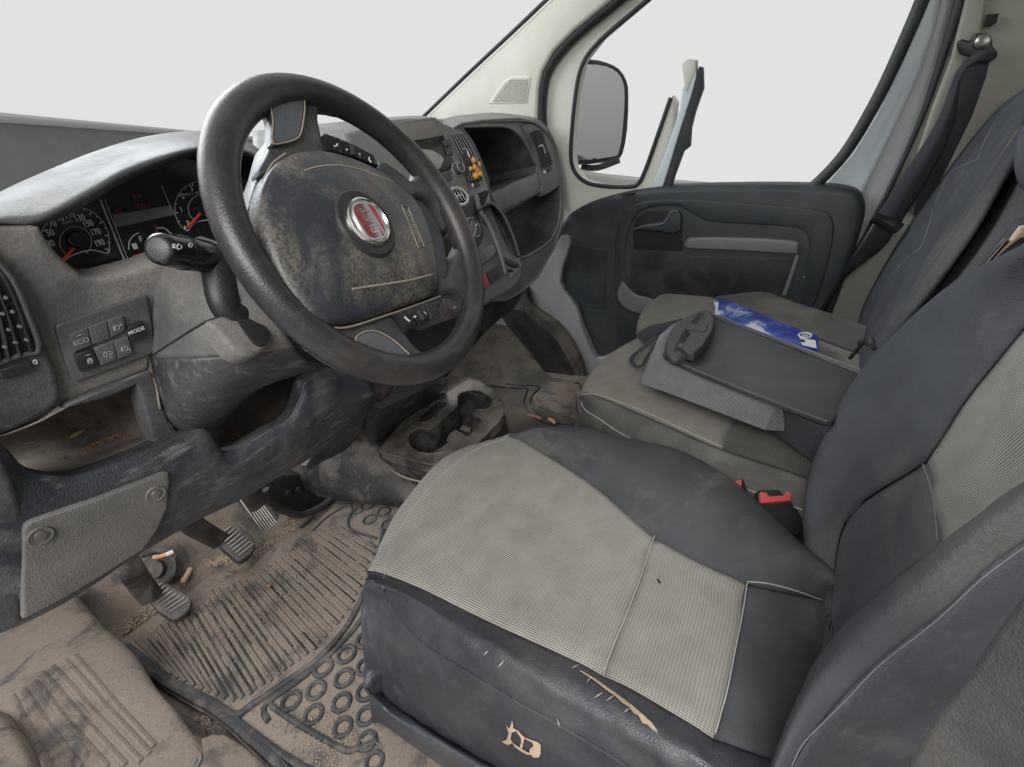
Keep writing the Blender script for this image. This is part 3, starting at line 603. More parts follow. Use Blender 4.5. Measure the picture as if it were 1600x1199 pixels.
# seat belt webbing hanging close to the camera
R5 = [[(1415, 1215), (1424, 1189), (1461, 1125), (1504, 1071), (1552, 997), (1600, 933), (1680, 850)], [(1500, 1240), (1520, 1200), (1556, 1140), (1590, 1090), (1640, 1020), (1690, 950), (1760, 860)], [(1600, 1260), (1620, 1210), (1660, 1150), (1700, 1100), (1750, 1030), (1800, 960), (1860, 880)]]
bo = grid('driver_seat_belt', None, M['beltg'], [[onx(u, v, .17 - .012 * j) for u, v in r] for j, r in enumerate(R5)], 8, 6, .0016)
tag(bo, 'frayed grey seat belt webbing at the bottom right corner, beside the driver backrest', 'seat belt')
# ------------------------------------------------------------------ passenger bench
bench = empty('passenger_bench', (1.15, .2, FZ), 'double passenger bench with brown stained fabric cushions beyond the driver seat', 'bench seat')
def pz(l, zs): return [onz(u, v, z) for (u, v), z in zip(l, zs)]
zn = [.27, .33, .405, .45, .452, .452, .43]
NR = [[(903, 700), (902, 665), (904, 630), (910, 612), (925, 583), (958, 550), (1004, 524)],
      [(935, 715), (930, 690), (930, 652), (948, 622), (985, 580), (1020, 548), (1052, 522)],
      [(1010, 755), (1005, 725), (1010, 699), (1040, 661), (1070, 610), (1100, 570), (1125, 540)],
      [(1120, 810), (1115, 775), (1120, 748), (1128, 699), (1150, 650), (1180, 610), (1205, 575)],
      [(1230, 860), (1225, 820), (1235, 790), (1246, 738), (1257, 690), (1278, 650), (1300, 612)],
      [(1330, 900), (1325, 855), (1335, 830), (1340, 775), (1345, 725), (1360, 685), (1380, 645)]]
NRp = [pz(r, zn) for r in NR]
for r in NRp:
    r[1] = r[2] + Vector((-.012, 0, -.06)); r[0] = r[2] + Vector((-.0, 0, -.24))
f0 = [p + Vector((0, .005, -.05)) for p in NRp[0]]; f00 = [p + Vector((0, -.03, -.16)) for p in f0]
NRp = [f00, f0] + NRp
crn = lambda s, t: -.006 * math.exp(-((s - 3) / .1) ** 2) - (.006 * math.exp(-((t - 5) / .08) ** 2) + .006 * math.exp(-((t - 6) / .08) ** 2) if s > 3 else 0)
GN = lambda nm, mt_, rg: grid(nm, bench, M[mt_], NRp, 8, 10, .003, crn, rng=rg)
n1_ = GN('cushion_side', 'fabd', (0, 3, 0, 7)); n2_ = GN('cushion_insert', 'insp', (3, 6, 0, 5)); n3_ = GN('cushion_insert', 'insd', (3, 6, 5, 7))
NT = [bvh(x) for x in (n1_, n2_, n3_)]
thread('piping', bench, M['thread'], NT, [(906, 622), (914, 640), (932, 652), (980, 683), (1050, 715), (1130, 750), (1200, 777), (1262, 800)], .0012, .0002)
thread('stitching', bench, M['thread'], NT, [(906, 617), (935, 618), (1000, 641), (1060, 668), (1100, 686), (1128, 699)], .0008, .0014)
zf = [.40, .452, .455, .452, .47, .455, .38]
FR = [[(1003, 535), (1000, 508), (1015, 476), (1058, 447), (1083, 441), (1100, 441), (1112, 455)],
      [(1050, 545), (1058, 515), (1078, 488), (1112, 462), (1150, 448), (1175, 450), (1185, 465)],
      [(1140, 575), (1155, 548), (1180, 525), (1205, 500), (1232, 474), (1258, 482), (1265, 498)],
      [(1240, 610), (1255, 585), (1285, 560), (1308, 538), (1325, 505), (1345, 510), (1350, 525)],
      [(1340, 655), (1350, 622), (1375, 598), (1392, 568), (1405, 545), (1425, 535), (1430, 550)]]
FRp = [pz(r, zf) for r in FR]; f0 = [p + Vector((0, .005, -.05)) for p in FRp[0]]; f00 = [p + Vector((0, -.03, -.18)) for p in f0]
FRp = [f00, f0] + FRp
crf = lambda s, t: -.005 * math.exp(-((s - 3) / .1) ** 2)
grid('cushion_insert', bench, M['insp'], FRp, 8, 8, .003, crf, rng=(0, 3, 0, 6)); fb_ = grid('cushion_side', bench, M['fabd'], FRp, 8, 8, .003, crf, rng=(3, 6, 0, 6))
thread('stitching', bench, M['thread'], bvh(fb_), [(1275, 518), (1310, 514), (1342, 516)], .0008, .0004)
# passenger backrest
BP1 = (Vector((1.3, -.13, .45)), BN_)
hb = [-.03, .05, .035, .03, .05, .06]
PB = [[(1352, 640), (1375, 650), (1385, 655), (1420, 660), (1460, 650), (1500, 640)],
      [(1345, 540), (1357, 566), (1374, 580), (1425, 560), (1480, 560), (1520, 560)],
      [(1350, 452), (1440, 448), (1462, 446), (1505, 445), (1560, 450), (1620, 450)],
      [(1397, 348), (1498, 362), (1520, 358), (1575, 345), (1640, 350), (1690, 355)],
      [(1462, 268), (1552, 275), (1575, 268), (1640, 240), (1700, 250), (1750, 250)],
      [(1550, 180), (1620, 172), (1640, 165), (1700, 150), (1760, 150), (1800, 150)],
      [(1640, 118), (1690, 100), (1710, 90), (1770, 60), (1820, 60), (1860, 60)]]
PBp = [[onp(u, v, shift(BP1, hb[k])) for k, (u, v) in enumerate(r)] for r in PB]
for r in PBp: r.insert(0, r[0] + Vector((.03, -.08, -.02)))
crp = lambda s, t: -.012 * math.exp(-((s - 3) / .15) ** 2)
p1_ = grid('backrest_bolster', bench, M['fab'], PBp, 8, 8, .004, crp, rng=(0, 3, 0, 6)); p2_ = grid('backrest', bench, M['fab'], PBp, 8, 8, .004, crp, rng=(3, 6, 0, 6))
PT = [bvh(p1_), bvh(p2_)]
thread('piping', bench, M['fabd'], PT, [(1360, 560), (1400, 505), (1440, 446), (1498, 360), (1552, 272), (1598, 200)], .0030, .004)
thread('stitching', bench, M['seam'], PT, [(1442, 388), (1452, 360), (1468, 310), (1490, 270), (1530, 250)], .0016, .003)
thread('stitching', bench, M['seam'], PT, [(1405, 420), (1425, 400), (1442, 388)], .0016, .003)
thread('stitching', bench, M['seam'], PT, [(1530, 250), (1545, 215), (1562, 185), (1598, 150)], .0016, .003)
hp = shift(BP1, .10)
slab('headrest', bench, M['fab'], [(1610, 175), (1585, 200), (1574, 235), (1571, 275), (1582, 298), (1615, 315), (1720, 290), (1720, 160)], hp, .07, .02, 3)
# folding bracket with a shiny tan edge between the backrests
brk = empty('backrest_bracket', onp(1540, 420, shift(BP0, -.02)), 'dark glossy bracket with a tan edge standing between the two backrests', 'bracket')
bp = PXp(.78)
slab('bracket_body', brk, M['fab'], [(1484, 482), (1508, 452), (1535, 420), (1588, 352), (1602, 346), (1640, 340), (1640, 400), (1560, 430), (1520, 455)], bp, .02, .004)
slab('bracket_rail', brk, M['gloss'], [(1532, 418), (1570, 373), (1578, 378), (1540, 420)], bp, .006, .001, h=.005)
slab('bracket_rail', brk, M['dash'], [(1487, 478), (1530, 423), (1532, 424), (1489, 479)], bp, .006, .001, h=.004)
slab('bracket_rail', brk, M['steel'], [(1534, 419), (1574, 374), (1575, 375), (1536, 420)], bp, .006, .001, h=.008)
slab('bracket_edge', brk, M['foam'], [(1540, 419), (1575, 380), (1594, 355), (1640, 346), (1640, 362), (1595, 374), (1570, 392)], bp, .012, .003, h=.006)
# folded centre backrest used as a tray
tray = empty('folded_tray', onz(1160, 600, .47), 'folded centre backrest with a dark plastic tray top and grey checked side', 'tray')
TZ = .565
def loft(name, parent, m_, top, bot, zt, zb, sm=0, cap=True):
    """solid between two outlines at two heights (pixel lists of equal length)"""
    T = [onz(u, v, zt) for u, v in top]; B = [onz(u, v, zb) for u, v in bot]; n = len(T)
    if sm: T = spline(T, sm, True); B = spline(B, sm, True); n = len(T)
    V = T + B; F = [(i, (i + 1) % n, n + (i + 1) % n, n + i) for i in range(n)]
    if cap: F += [tuple(t) for t in tessellate_polygon([T])]
    F += [tuple(n + k for k in t[::-1]) for t in tessellate_polygon([B])]
    L = 0; uv = []
    for i in range(n): L += (T[i] - T[i - 1]).length; uv.append((L, 0))
    for i in range(n): uv.append((uv[i][0], (T[i] - B[i]).length))
    return mk(name, V, F, m_, parent, False, uv, auto=30)
TZ = .565
loft('tray_padding', tray, M['insg'], [(1024, 540), (1030, 525), (1050, 508), (1085, 490), (1115, 490), (1345, 577), (1330, 640), (1212, 634), (1052, 570), (1034, 556)],
     [(1003, 592), (1012, 568), (1040, 540), (1085, 525), (1115, 530), (1345, 617), (1330, 680), (1195, 672), (1040, 613), (1002, 600)], TZ - .002, .495)
loft('hinge_cover', tray, M['fab'], [(1212, 630), (1300, 600), (1320, 640), (1304, 668), (1270, 662)], [(1197, 668), (1300, 650), (1310, 700), (1292, 735), (1262, 715)], TZ - .004, .47)
slab('tray_frame', tray, M['tray'], [(1036, 552), (1040, 534), (1052, 512), (1075, 494), (1098, 486), (1120, 492), (1240, 538), (1352, 582), (1345, 600), (1325, 635), (1300, 657), (1290, 657), (1170, 612), (1090, 580), (1050, 562), (1040, 557)], PZ(TZ + .012), .009, .004, 0)
slab('tray_top', tray, M['tray'], [(1078, 556), (1085, 520), (1119, 498), (1200, 528), (1335, 582), (1340, 600), (1328, 640), (1300, 648), (1200, 606)], PZ(TZ + .0125), .004, .0015)
tube('tray_lip', tray, M['tray'], [onz(u, v, TZ + .013) for u, v in ((1119, 497), (1200, 527), (1290, 562), (1362, 590))], .0035, n=3)
# clip holder at the front of the tray
slab('clip', tray, M['tray'], [(1042, 552), (1040, 538), (1048, 516), (1066, 498), (1092, 486), (1106, 483), (1115, 492), (1118, 505), (1108, 528), (1092, 545), (1070, 556), (1052, 560)], PZ(TZ + .026), .014, .006, 3)
slab('clip_slot', tray, M['dark'], [(1052, 549), (1066, 520), (1090, 491), (1097, 489), (1082, 520), (1064, 548)], PZ(TZ + .0268), .002, 0)
slab('clip_jaw', tray, M['tray'], [(1063, 541), (1078, 520), (1072, 514), (1076, 505), (1090, 505), (1102, 483), (1110, 486), (1117, 498), (1114, 515), (1100, 538), (1084, 552), (1074, 550)], PZ(TZ + .040), .018, .005, 0)
slab('clip_jaw', tray, M['tray'], [(1072, 513), (1076, 505), (1106, 507), (1102, 518)], PZ(TZ + .043), .006, .002, 0)
lathe('clip_pivot', tray, M['tray'], onz(1066, 551, TZ + .010), Vector((0, 0, 1)), [(0, .014), (.012, .013), (.020, .008), (.023, .001)], 20)
# pull strap looped round the front of the tray
mb = MB(); tube_geo(mb, [onz(u, v, z) for u, v, z in ((1068, 506, .50), (1045, 512, .49), (1018, 518, .485), (1000, 530, .475))], .018, seg=10, n=6, flat=.14, hint=Vector((0, -1, 0))); mb.build('strap', M['belt'], tray)
mb = MB(); tube_geo(mb, [onz(u, v, z) for u, v, z in ((1046, 517, .50), (1024, 530, .49), (1003, 545, .475), (987, 560, .465), (992, 571, .462), (1003, 571, .465), (1012, 556, .475), (1026, 535, .49))], .006, seg=8, n=6, flat=.3, hint=Vector((0, 1, 0))); mb.build('strap', M['belt'], tray)
# booklet
bk = empty('booklet', onz(1200, 500, .49), 'blue booklet with a cloudy sky cover and a round white emblem, lying beside the tray', 'booklet')
mt, t, b = nodes('booklet_cover'); tcn = N(t, 'ShaderNodeTexCoord')
c_ = rampn(t, noise(t, tcn.outputs['Object'], 9, 7, .55, .4), [(.44, (.03, .05, .27)), (.52, (.08, .13, .38)), (.60, (.55, .57, .62))])
t.links.new(c_, b.inputs['Base Color']); b.inputs['Roughness'].default_value = .2
BKP = PZ(.50)
slab('cover', bk, mt, [(1123, 464), (1150, 473), (1200, 495), (1262, 520), (1279, 523), (1280, 546), (1240, 536), (1180, 514), (1120, 497), (1116, 484)], BKP, .006, .001)
slab('cover_edge', bk, M['bodyw'], [(1115, 472), (1123, 472), (1120, 497), (1117, 488), (1118, 480)], BKP, .004, 0, h=.0006)
slab('cover_print', bk, M['white'], [(1249, 528), (1274, 532), (1276, 544), (1254, 539)], BKP, .001, 0, h=.0008)
slab('cover_print', bk, M['dark'], [(1250, 530), (1257, 531), (1258, 535), (1252, 534)], BKP, .001, 0, h=.0014)
ec = onz(1258, 524, .5012); tube('cover_emblem', bk, M['white'], [ec + Vector((.016 * math.cos(a * .3927), .014 * math.sin(a * .3927), 0)) for a in range(16)], .002, True, 6, 0)
lathe('cover_emblem', bk, M['greyp'], ec - Vector((0, 0, .001)), Vector((0, 0, 1)), [(0, .008), (.0012, .008)], 20)
# buckles
def buckle(px_red, body, label, zt):
    o = empty('seat_belt_buckle', onz(*body[0], .30), label, 'seat belt buckle', 'red topped seat belt buckles')
    pl = (onz(*px_red[0], zt), Vector((-.35, -.35, .87)).normalized())
    slab('body', o, M['black'], body, shift(pl, -.006), .022, .003)
    slab('release_button', o, M['redbtn'], px_red, pl, .01, .0015, h=.002); return o
b_ = buckle([(1188, 769), (1197, 769), (1202, 775), (1226, 774), (1230, 767), (1237, 766), (1236, 782), (1190, 786)], [(1187, 766), (1238, 764), (1242, 780), (1252, 808), (1256, 835), (1225, 840), (1190, 800)], 'seat belt buckle with a wide red release button beside the driver backrest', .43)
b_ = buckle([(1136, 757), (1148, 752), (1159, 748), (1159, 760), (1147, 765)], [(1137, 756), (1161, 746), (1170, 770), (1200, 805), (1195, 820), (1160, 795), (1145, 768)], 'small red topped seat belt buckle half hidden behind the driver cushion', .425)
# tube bracket low between the seats
tag(tube('seat_hinge_bar', None, M['steel'], [onz(u, v, .33) for u, v in ((1215, 842), (1240, 830), (1270, 822))], .009, n=4), 'short grey metal bar between the driver seat and the bench', 'bar')
gap = tag(slab('seat_gap_sheet', None, M['dark'], [(1180, 800), (1290, 780), (1310, 920), (1250, 900)], PZ(.25), .01, .001), 'flat black sheet low in the gap between the seats', 'cover')  # plain black sheet lying flat in the gap
# ------------------------------------------------------------------ dashboard
def panel(name, parent, m_, px, holes, pl, thick, depth=.05, hm='cavity', edge=.0025, sm=0, hsm=3, hname='recess', em=None):
    """flat panel with real openings; each opening gets its own hollow (walls and back)"""
    n = pl[1]
    P_ = [onp(u, v, pl) for u, v in px]
    if n.dot(CAM - P_[0]) < 0: n = -n
    if sm: P_ = spline(P_, sm, True)
    H = []
    for h in holes:
        q = [onp(u, v, pl) for u, v in h]
        H.append(spline(q, hsm, True) if hsm else q)
    e1, e2 = frame_at(n)
    flat = [[Vector((p.dot(e1), p.dot(e2), 0)) for p in l] for l in [P_] + H]
    V = [p for l in [P_] + H for p in l]; F = [tuple(t) for t in tessellate_polygon(flat)]
    N_ = len(P_); b = len(V); V += [p - n * thick for p in P_]
    for i in range(N_): j = (i + 1) % N_; F.append((i, j, b + j, b + i))
    o = mk(name, V, F, m_, parent, False, face_cam=False, auto=30)
    if edge: tube(name + '_edge', parent, m_, P_, edge, True, 8, 0)
    dps = depth if isinstance(depth, (list, tuple)) else [depth] * len(H)
    for q, d in zip(H, dps):
        k = len(q); V = [p + n * .0005 for p in q] + [p - n * d for p in q]; c = sum(q, Vector()) / k
        V[k:] = [p + (c - p) * .06 - n * d for p in q]
        F = [(i, (i + 1) % k, k + (i + 1) % k, k + i) for i in range(k)] + [tuple(k + a for a in t) for t in tessellate_polygon([[Vector((p.dot(e1), p.dot(e2), 0)) for p in q]])]
        mk(hname, V, F, M[hm], parent, False, auto=30)
        if edge: tube(hname + '_edge', parent, em or m_, q, edge, True, 8, 0)
    return o
dash = empty('dashboard', (.6, .8, .6), 'dusty dark grey van dashboard with instrument cluster, vents and open trays', 'dashboard')
Y = lambda l: [ony(u, v, y) for u, v, y in l]
# cluster hood
H_ = [[(-60, 338, .86), (0, 300, .86), (75, 266, .86), (150, 236, .86), (225, 214, .86), (295, 205, .86), (350, 208, .86), (388, 222, .86), (412, 240, .86), (424, 262, .86)],
      [(-60, 340, .80), (0, 308, .80), (75, 276, .80), (150, 245, .80), (225, 222, .80), (295, 211, .80), (350, 213, .80), (385, 226, .80), (406, 242, .80), (420, 266, .80)],
      [(-60, 346, .69), (0, 332, .69), (65, 322, .69), (130, 290, .69), (205, 252, .69), (290, 228, .69), (350, 224, .70), (382, 232, .70), (404, 245, .70), (416, 270, .70)],
      [(-60, 351, .672), (0, 348, .672), (58, 345, .672), (125, 312, .672), (200, 270, .672), (290, 238, .672), (350, 230, .68), (382, 236, .68), (403, 247, .68), (414, 272, .68)],
      [(-60, 353, .69), (0, 351, .69), (60, 350, .69), (130, 320, .69), (203, 278, .69), (292, 243, .69), (350, 235, .70), (381, 240, .70), (401, 250, .70), (412, 275, .70)],
      [(-60, 353, .76), (0, 352, .76), (62, 352, .76), (136, 322, .76), (207, 280, .76), (294, 247, .76), (350, 239, .76), (380, 244, .76), (399, 254, .76), (411, 278, .76)]]
grid('cluster_hood', dash, M['hood'], [Y(r) for r in H_], 6, 6, .003)
# instrument cluster face
CP = PYp(.745)
clu = slab('instrument_cluster', dash, M['gloss'], [(20, 345), (62, 345), (130, 310), (200, 268), (294, 236), (350, 230), (400, 245), (425, 280), (430, 330), (400, 420), (300, 440), (190, 450), (120, 450), (60, 400)], CP, .02, 0)
X1, Z1 = Vector((1, 0, 0)), Vector((0, 0, 1))
cq = lambda u, v, h=.001: onp(u, v, shift(CP, h))
def ctube(px, r, m_, n=3, h=.001, name='dial_line', par=None): return tube(name, par or clu, M[m_], [cq(u, v, h) for u, v in px], r, n=n, seg=5)
def darc(c, R, a0, a1, r=.0006, m_='white', n=28): return tube('dial_ring', clu, M[m_], [c + X1 * (R * math.cos(math.radians(a0 + (a1 - a0) * i / n))) + Z1 * (R * math.sin(math.radians(a0 + (a1 - a0) * i / n))) for i in range(n + 1)], r, n=0, seg=5)
def ctext(s, u, v, h, m_='white', sx_=1): return text('dial_print', clu, M[m_], s, cq(u, v, .0012), X1, Z1, h, sx_=sx_, bold=.01)
def darc(c, ru, rv, a0, a1, r=.0006, m_='white', n=28):
    return tube('dial_ring', clu, M[m_], [cq(c[0] + ru * math.cos(math.radians(a0 + (a1 - a0) * i / n)), c[1] - rv * math.sin(math.radians(a0 + (a1 - a0) * i / n))) for i in range(n + 1)], r, n=0, seg=5)
darc((117, 379), 54, 55, -18, 205, .0006, 'greyp'); darc((118, 378), 25, 24, -50, 240, .0005, 'greyp', 36)
darc((314, 326), 41, 42, 60, 232, .0006, 'greyp'); darc((314, 326), 20, 21, 20, 250, .0005, 'greyp')
for c_, ru, rv, n_, b0, st_ in (((117, 379), 54, 55, 19, -12, 220 / 18), ((314, 326), 41, 42, 9, 70, 20)):
    for k in range(n_):
        a = math.radians(b0 + k * st_); q = .89 if k % 2 == 0 else .94
        tube('dial_tick', clu, M['white'], [cq(c_[0] + ru * q * math.cos(a), c_[1] - rv * q * math.sin(a)), cq(c_[0] + ru * math.cos(a), c_[1] - rv * math.sin(a))], .0006, n=0, seg=4)
for s_, u, v in (('30', 79, 381), ('50', 78, 364), ('70', 82, 350), ('90', 93, 341), ('110', 108, 336), ('130', 124, 341), ('150', 137, 350), ('170', 149, 363), ('190', 155, 380)): ctext(s_, u, v, .0100, 'white', .72)
for s_, u, v in (('0', 294, 349), ('1', 283, 328), ('2', 285, 307), ('3', 299, 295), ('4', 316, 291)): ctext(s_, u, v, .0100, 'white', .72)
ctext('km/h', 105, 347, .005, 'greyp'); ctext('RPM x 1000', 301, 303, .005, 'greyp'); ctext('F', 220, 374, .0095)
ctube([(98, 407), (115, 388)], .0015, 'rednd', h=.006, name='needle'); ctube([(293, 356), (313, 334)], .0015, 'rednd', h=.006, name='needle'); ctube([(208, 402), (232, 394)], .0014, 'rednd', h=.006, name='needle')
ctube([(101, 407), (113, 399), (143, 391), (168, 396), (171, 386)], .0006, 'white'); ctube([(288, 353), (293, 361), (306, 348), (325, 344)], .0006, 'white')
lathe('needle_hub', clu, M['gloss'], cq(119, 375, 0), Vector((0, -1, 0)), [(0, .0105), (.006, .010), (.008, .0085)], 24); lathe('needle_hub', clu, M['gloss'], cq(314, 328, 0), Vector((0, -1, 0)), [(0, .009), (.006, .0085), (.008, .007)], 24)
ctube([(201, 390), (202, 378), (208, 369), (217, 364)], .0006, 'white'); ctube([(246, 357), (257, 357), (268, 366)], .0006, 'white'); ctube([(243, 352), (248, 372)], .0011, 'dimred')
box('dial_print', clu, M['white'], cq(211, 385), (X1, Z1, Vector((0, -1, 0))), (.0028, .0034, .0005), .0005)
ctext('9:06', 215, 307, .0085, 'dimred', .75); ctext('147010', 222, 323, .0085, 'dimred', .75); ctext('102', 184, 331, .0075, 'dimred', .75)
mb = MB(); slab_geo(mb, [cq(u, v, .0006) for u, v in ((176, 336), (268, 321), (270, 336), (181, 356))], Vector((0, -1, 0)), .0005, 0); mb.build('display_band', M['dashclean'], clu)
ctube([(156, 312), (198, 415)], .0012, 'greyp', h=.002, name='cluster_divider'); ctube([(163, 312), (203, 413)], .0006, 'greyp', h=.002, name='cluster_divider'); ctube([(252, 290), (272, 336)], .0006, 'greyp', h=.002, name='cluster_divider')
# dusty fascia around the cluster and down to the switches, with the left tray opening
FP = plane3(ony(0, 360, .672), ony(300, 400, .672), ony(120, 600, .705))
fas = slab('fascia', dash, M['dashdusty'], [(-80, 353), (0, 353), (50, 352), (64, 356), (76, 378), (92, 398), (112, 417), (130, 431), (142, 436), (165, 435), (200, 426), (240, 414), (270, 401), (345, 380), (345, 470), (300, 520), (262, 520), (246, 548), (240, 552), (236, 580), (160, 609), (100, 634), (60, 662), (-80, 720)], FP, .05, .008)
# side vent
vh = slab('vent_housing', dash, M['dash'], [(-90, 330), (-40, 360), (0, 403), (23, 425), (43, 465), (60, 505), (76, 545), (92, 586), (97, 615), (93, 634), (62, 655), (0, 684), (-80, 720)], FP, .05, .008, 2, h=.014)
VPl = shift(FP, .0145)
mb = MB(); slab_geo(mb, [onp(u, v, VPl) for u, v in ((-40, 380), (0, 416), (20, 440), (40, 485), (60, 545), (0, 566), (-40, 580))], FP[1], .002, 0); mb.build('vent_hollow', M['dark'], vh)
for l in ([(-20, 400), (3, 425), (22, 462), (38, 505), (50, 548)], [(-20, 425), (-4, 450), (12, 490), (24, 530), (32, 555)], [(-20, 455), (-8, 480), (2, 515), (12, 562)], [(-20, 495), (-10, 530), (-4, 566)]):
    mb = MB(); tube_geo(mb, [onp(u, v, shift(VPl, .002)) for u, v in l], .0032, n=4, seg=8, flat=.5); mb.build('vent_slat', M['black'], vh)
tube('vent_rim', vh, M['dash'], [onp(u, v, shift(VPl, .001)) for u, v in ((-20, 392), (0, 415), (21, 440), (41, 485), (61, 545), (30, 556), (-20, 574))], .003, n=5)
for u, v in ((8, 465), (3, 490), (19, 487), (13, 515), (30, 510), (24, 535), (41, 531), (7, 542)):
    lathe('vent_pin', vh, M['plate'], onp(u, v, shift(VPl, .003)), FP[1], [(0, .0020), (.002, .0016)], 8)
mb = MB()
for k in range(15):
    a = onp(2 + k * 3.1, 581 - k * 1.0, shift(VPl, .004)); b = onp(5 + k * 3.1, 591 - k * 1.0, shift(VPl, .004)); tube_geo(mb, [a, b], .0014, seg=6)
slab_geo(mb, [onp(u, v, shift(VPl, .003)) for u, v in ((-6, 581), (46, 564), (48, 576), (0, 593))], FP[1], .004, .001); mb.build('thumbwheel', M['black'], vh)
tube('vent_print', vh, M['white'], [onp(55 + 3 * math.cos(a * .785), 566 + 3.4 * math.sin(a * .785), shift(VPl, .0005)) for a in range(8)], .0006, True, 5, 0)
# switch panel
sp = slab('switch_panel', dash, M['dash'], [(88, 509), (100, 504), (228, 462), (231, 466), (238, 505), (241, 550), (236, 554), (118, 598), (112, 594), (100, 560), (87, 516)], FP, .02, .002, h=.006)
SPp = shift(FP, .007)
sxv = (onp(228, 464, SPp) - onp(87, 511, SPp)).normalized(); syv = FP[1].cross(sxv).normalized()
if syv.z < 0: syv.negate()
def sbtn(px, m_='dash', h=.010): return slab('button', sp, M[m_], px, FP, .008, .0012, h=h)
sbtn([(107, 524), (137, 513), (144, 540), (117, 550)]); sbtn([(138, 512), (167, 502), (173, 529), (145, 539)]); sbtn([(168, 501), (192, 494), (197, 516), (174, 528)])
sbtn([(200, 511), (222, 503), (230, 526), (205, 535)], 'gloss', .013); sbtn([(117, 555), (145, 545), (156, 572), (126, 582)], 'gloss', .012); sbtn([(146, 545), (177, 534), (184, 562), (157, 572)], h=.011); sbtn([(178, 534), (200, 527), (208, 552), (185, 562)], h=.011)
def st(s_, u, v, h, hh=.0125, m_='white'): return text('button_print', sp, M[m_], s_, onp(u, v, shift(FP, hh)), sxv, syv, h, bold=.01)
st('ECO', 127, 534, .0072, .0105, 'greyp'); st('MODE', 213, 517, .0062, .0135)
def sm_(px, hh, r=.0004): return tube('button_print', sp, M['greyp'], [onp(u, v, shift(FP, hh)) for u, v in px], r, n=2, seg=5)
circ = lambda u, v, a, b, n=8: [(u + a * math.cos(2 * math.pi * k / n), v + b * math.sin(2 * math.pi * k / n)) for k in range(n + 1)]
sm_([(120, 526), (127, 523)], .0105, .0004)
sm_(circ(184, 512, 3, 3.6), .0105); sm_([(178, 510), (180, 517)], .0105, .0009); sm_([(188, 507), (191, 509)], .0105, .0009)
sm_(circ(197, 545, 3, 3.4), .0115); sm_([(190, 543), (192, 549)], .0115, .0009); sm_([(202, 545), (204, 547)], .0115, .0009)
sm_(circ(165, 554, 2.6, 4), .0115); sm_([(170, 549), (176, 551)], .0115, .0006); sm_([(170, 553), (176, 555)], .0115, .0006); sm_([(171, 557), (176, 559)], .0115, .0006)
sm_(circ(141, 564, 4, 4.2), .0125); sm_([(138, 568), (141, 561), (144, 566)], .0125, .0006); sm_([(134, 556), (141, 554)], .0125, .0004)
# left tray: frame member on the right and the hollow
TP = plane3(ony(0, 690, .70), ony(235, 580, .70), ony(265, 670, .71))
W1 = [[(-60, 700, .70), (0, 684, .70), (60, 661, .70), (100, 640, .70), (165, 612, .70), (232, 586, .70), (250, 640, .70)],
      [(-60, 705, .80), (0, 690, .80), (60, 667, .80), (100, 648, .80), (160, 622, .80), (212, 604, .80), (225, 645, .78)],
      [(-60, 735, .83), (0, 728, .83), (60, 708, .83), (110, 700, .83), (165, 690, .83), (205, 678, .83), (232, 676, .80)],
      [(-60, 745, .80), (0, 745, .80), (50, 738, .80), (110, 725, .80), (170, 708, .80), (210, 690, .80), (240, 685, .78)],
      [(-60, 720, .70), (0, 695, .70), (40, 732, .70), (99, 744, .70), (150, 732, .70), (215, 706, .70), (262, 686, .71)]]
grid('tray_hollow', dash, M['cavity'], [Y(r) for r in W1], 5, 6, .002)
slab('tray_frame', dash, M['dash'], [(100, 640), (104, 632), (170, 606), (234, 580), (240, 586), (252, 625), (268, 668), (282, 676), (262, 690), (243, 694), (236, 680), (226, 640), (219, 615), (214, 602), (160, 626)], TP, .03, .004, h=.002)
# knee panel
KN = [[(-60, 640), (0, 691), (39, 730), (99, 742), (144, 732), (192, 715), (240, 694), (282, 676), (312, 669), (327, 674), (339, 691), (350, 705), (384, 691), (420, 670), (450, 652), (466, 622), (480, 590), (522, 573), (560, 586), (582, 605)],
      [(-75, 1010), (-10, 990), (35, 972), (95, 942), (150, 908), (190, 880), (230, 855), (270, 832), (300, 815), (330, 800), (358, 787), (385, 773), (410, 758), (435, 742), (462, 727), (490, 710), (513, 694), (545, 672), (570, 650), (585, 626)]]
def kn(f, y, out=0):
    r = []
    for (a, b), (c, d) in zip(*KN):
        r.append(ony(a + (c - a) * f, b + (d - b) * f, y))
    return r
KR = [[p + Vector((0, .03, -.004)) for p in kn(0, .70)], kn(0, .70), kn(.04, .684), kn(.3, .675), kn(.6, .68), kn(.88, .70), kn(.97, .712), kn(1, .73), [p + Vector((0, .06, .02)) for p in kn(1, .73)]]
knee = grid('knee_panel', dash, M['dashblue'], KR, 4, 5, .003)
kt = bvh(knee)
KP = plane3(ony(38, 826, .669), ony(264, 742, .669), ony(96, 939, .694))
pc = slab('fuse_cover', dash, M['plate'], [(37, 832), (40, 823), (50, 816), (150, 782), (255, 741), (264, 740), (266, 752), (262, 795), (246, 830), (224, 860), (153, 905), (96, 939), (44, 966), (36, 968), (35, 900)], KP, .012, .003)
for u, v in ((62, 836), (242, 771)):
    lathe('screw', pc, M['plate'], onp(u, v, shift(KP, -.001)), KP[1], [(0, .0110), (.004, .0105), (.003, .0080)], 24); lathe('screw', pc, M['steel'], onp(u, v, shift(KP, .0)), KP[1], [(0, .0060), (.004, .0052), (.0045, .003)], 20)
# black lower end of the knee panel at the left
slab('end_trim', dash, M['dash'], [(-60, 720), (-10, 700), (18, 745), (36, 800), (32, 900), (36, 972), (20, 980), (-80, 1010)], plane3(ony(0, 750, .665), ony(-60, 750, .665), ony(0, 970, .70)), .02, .006)
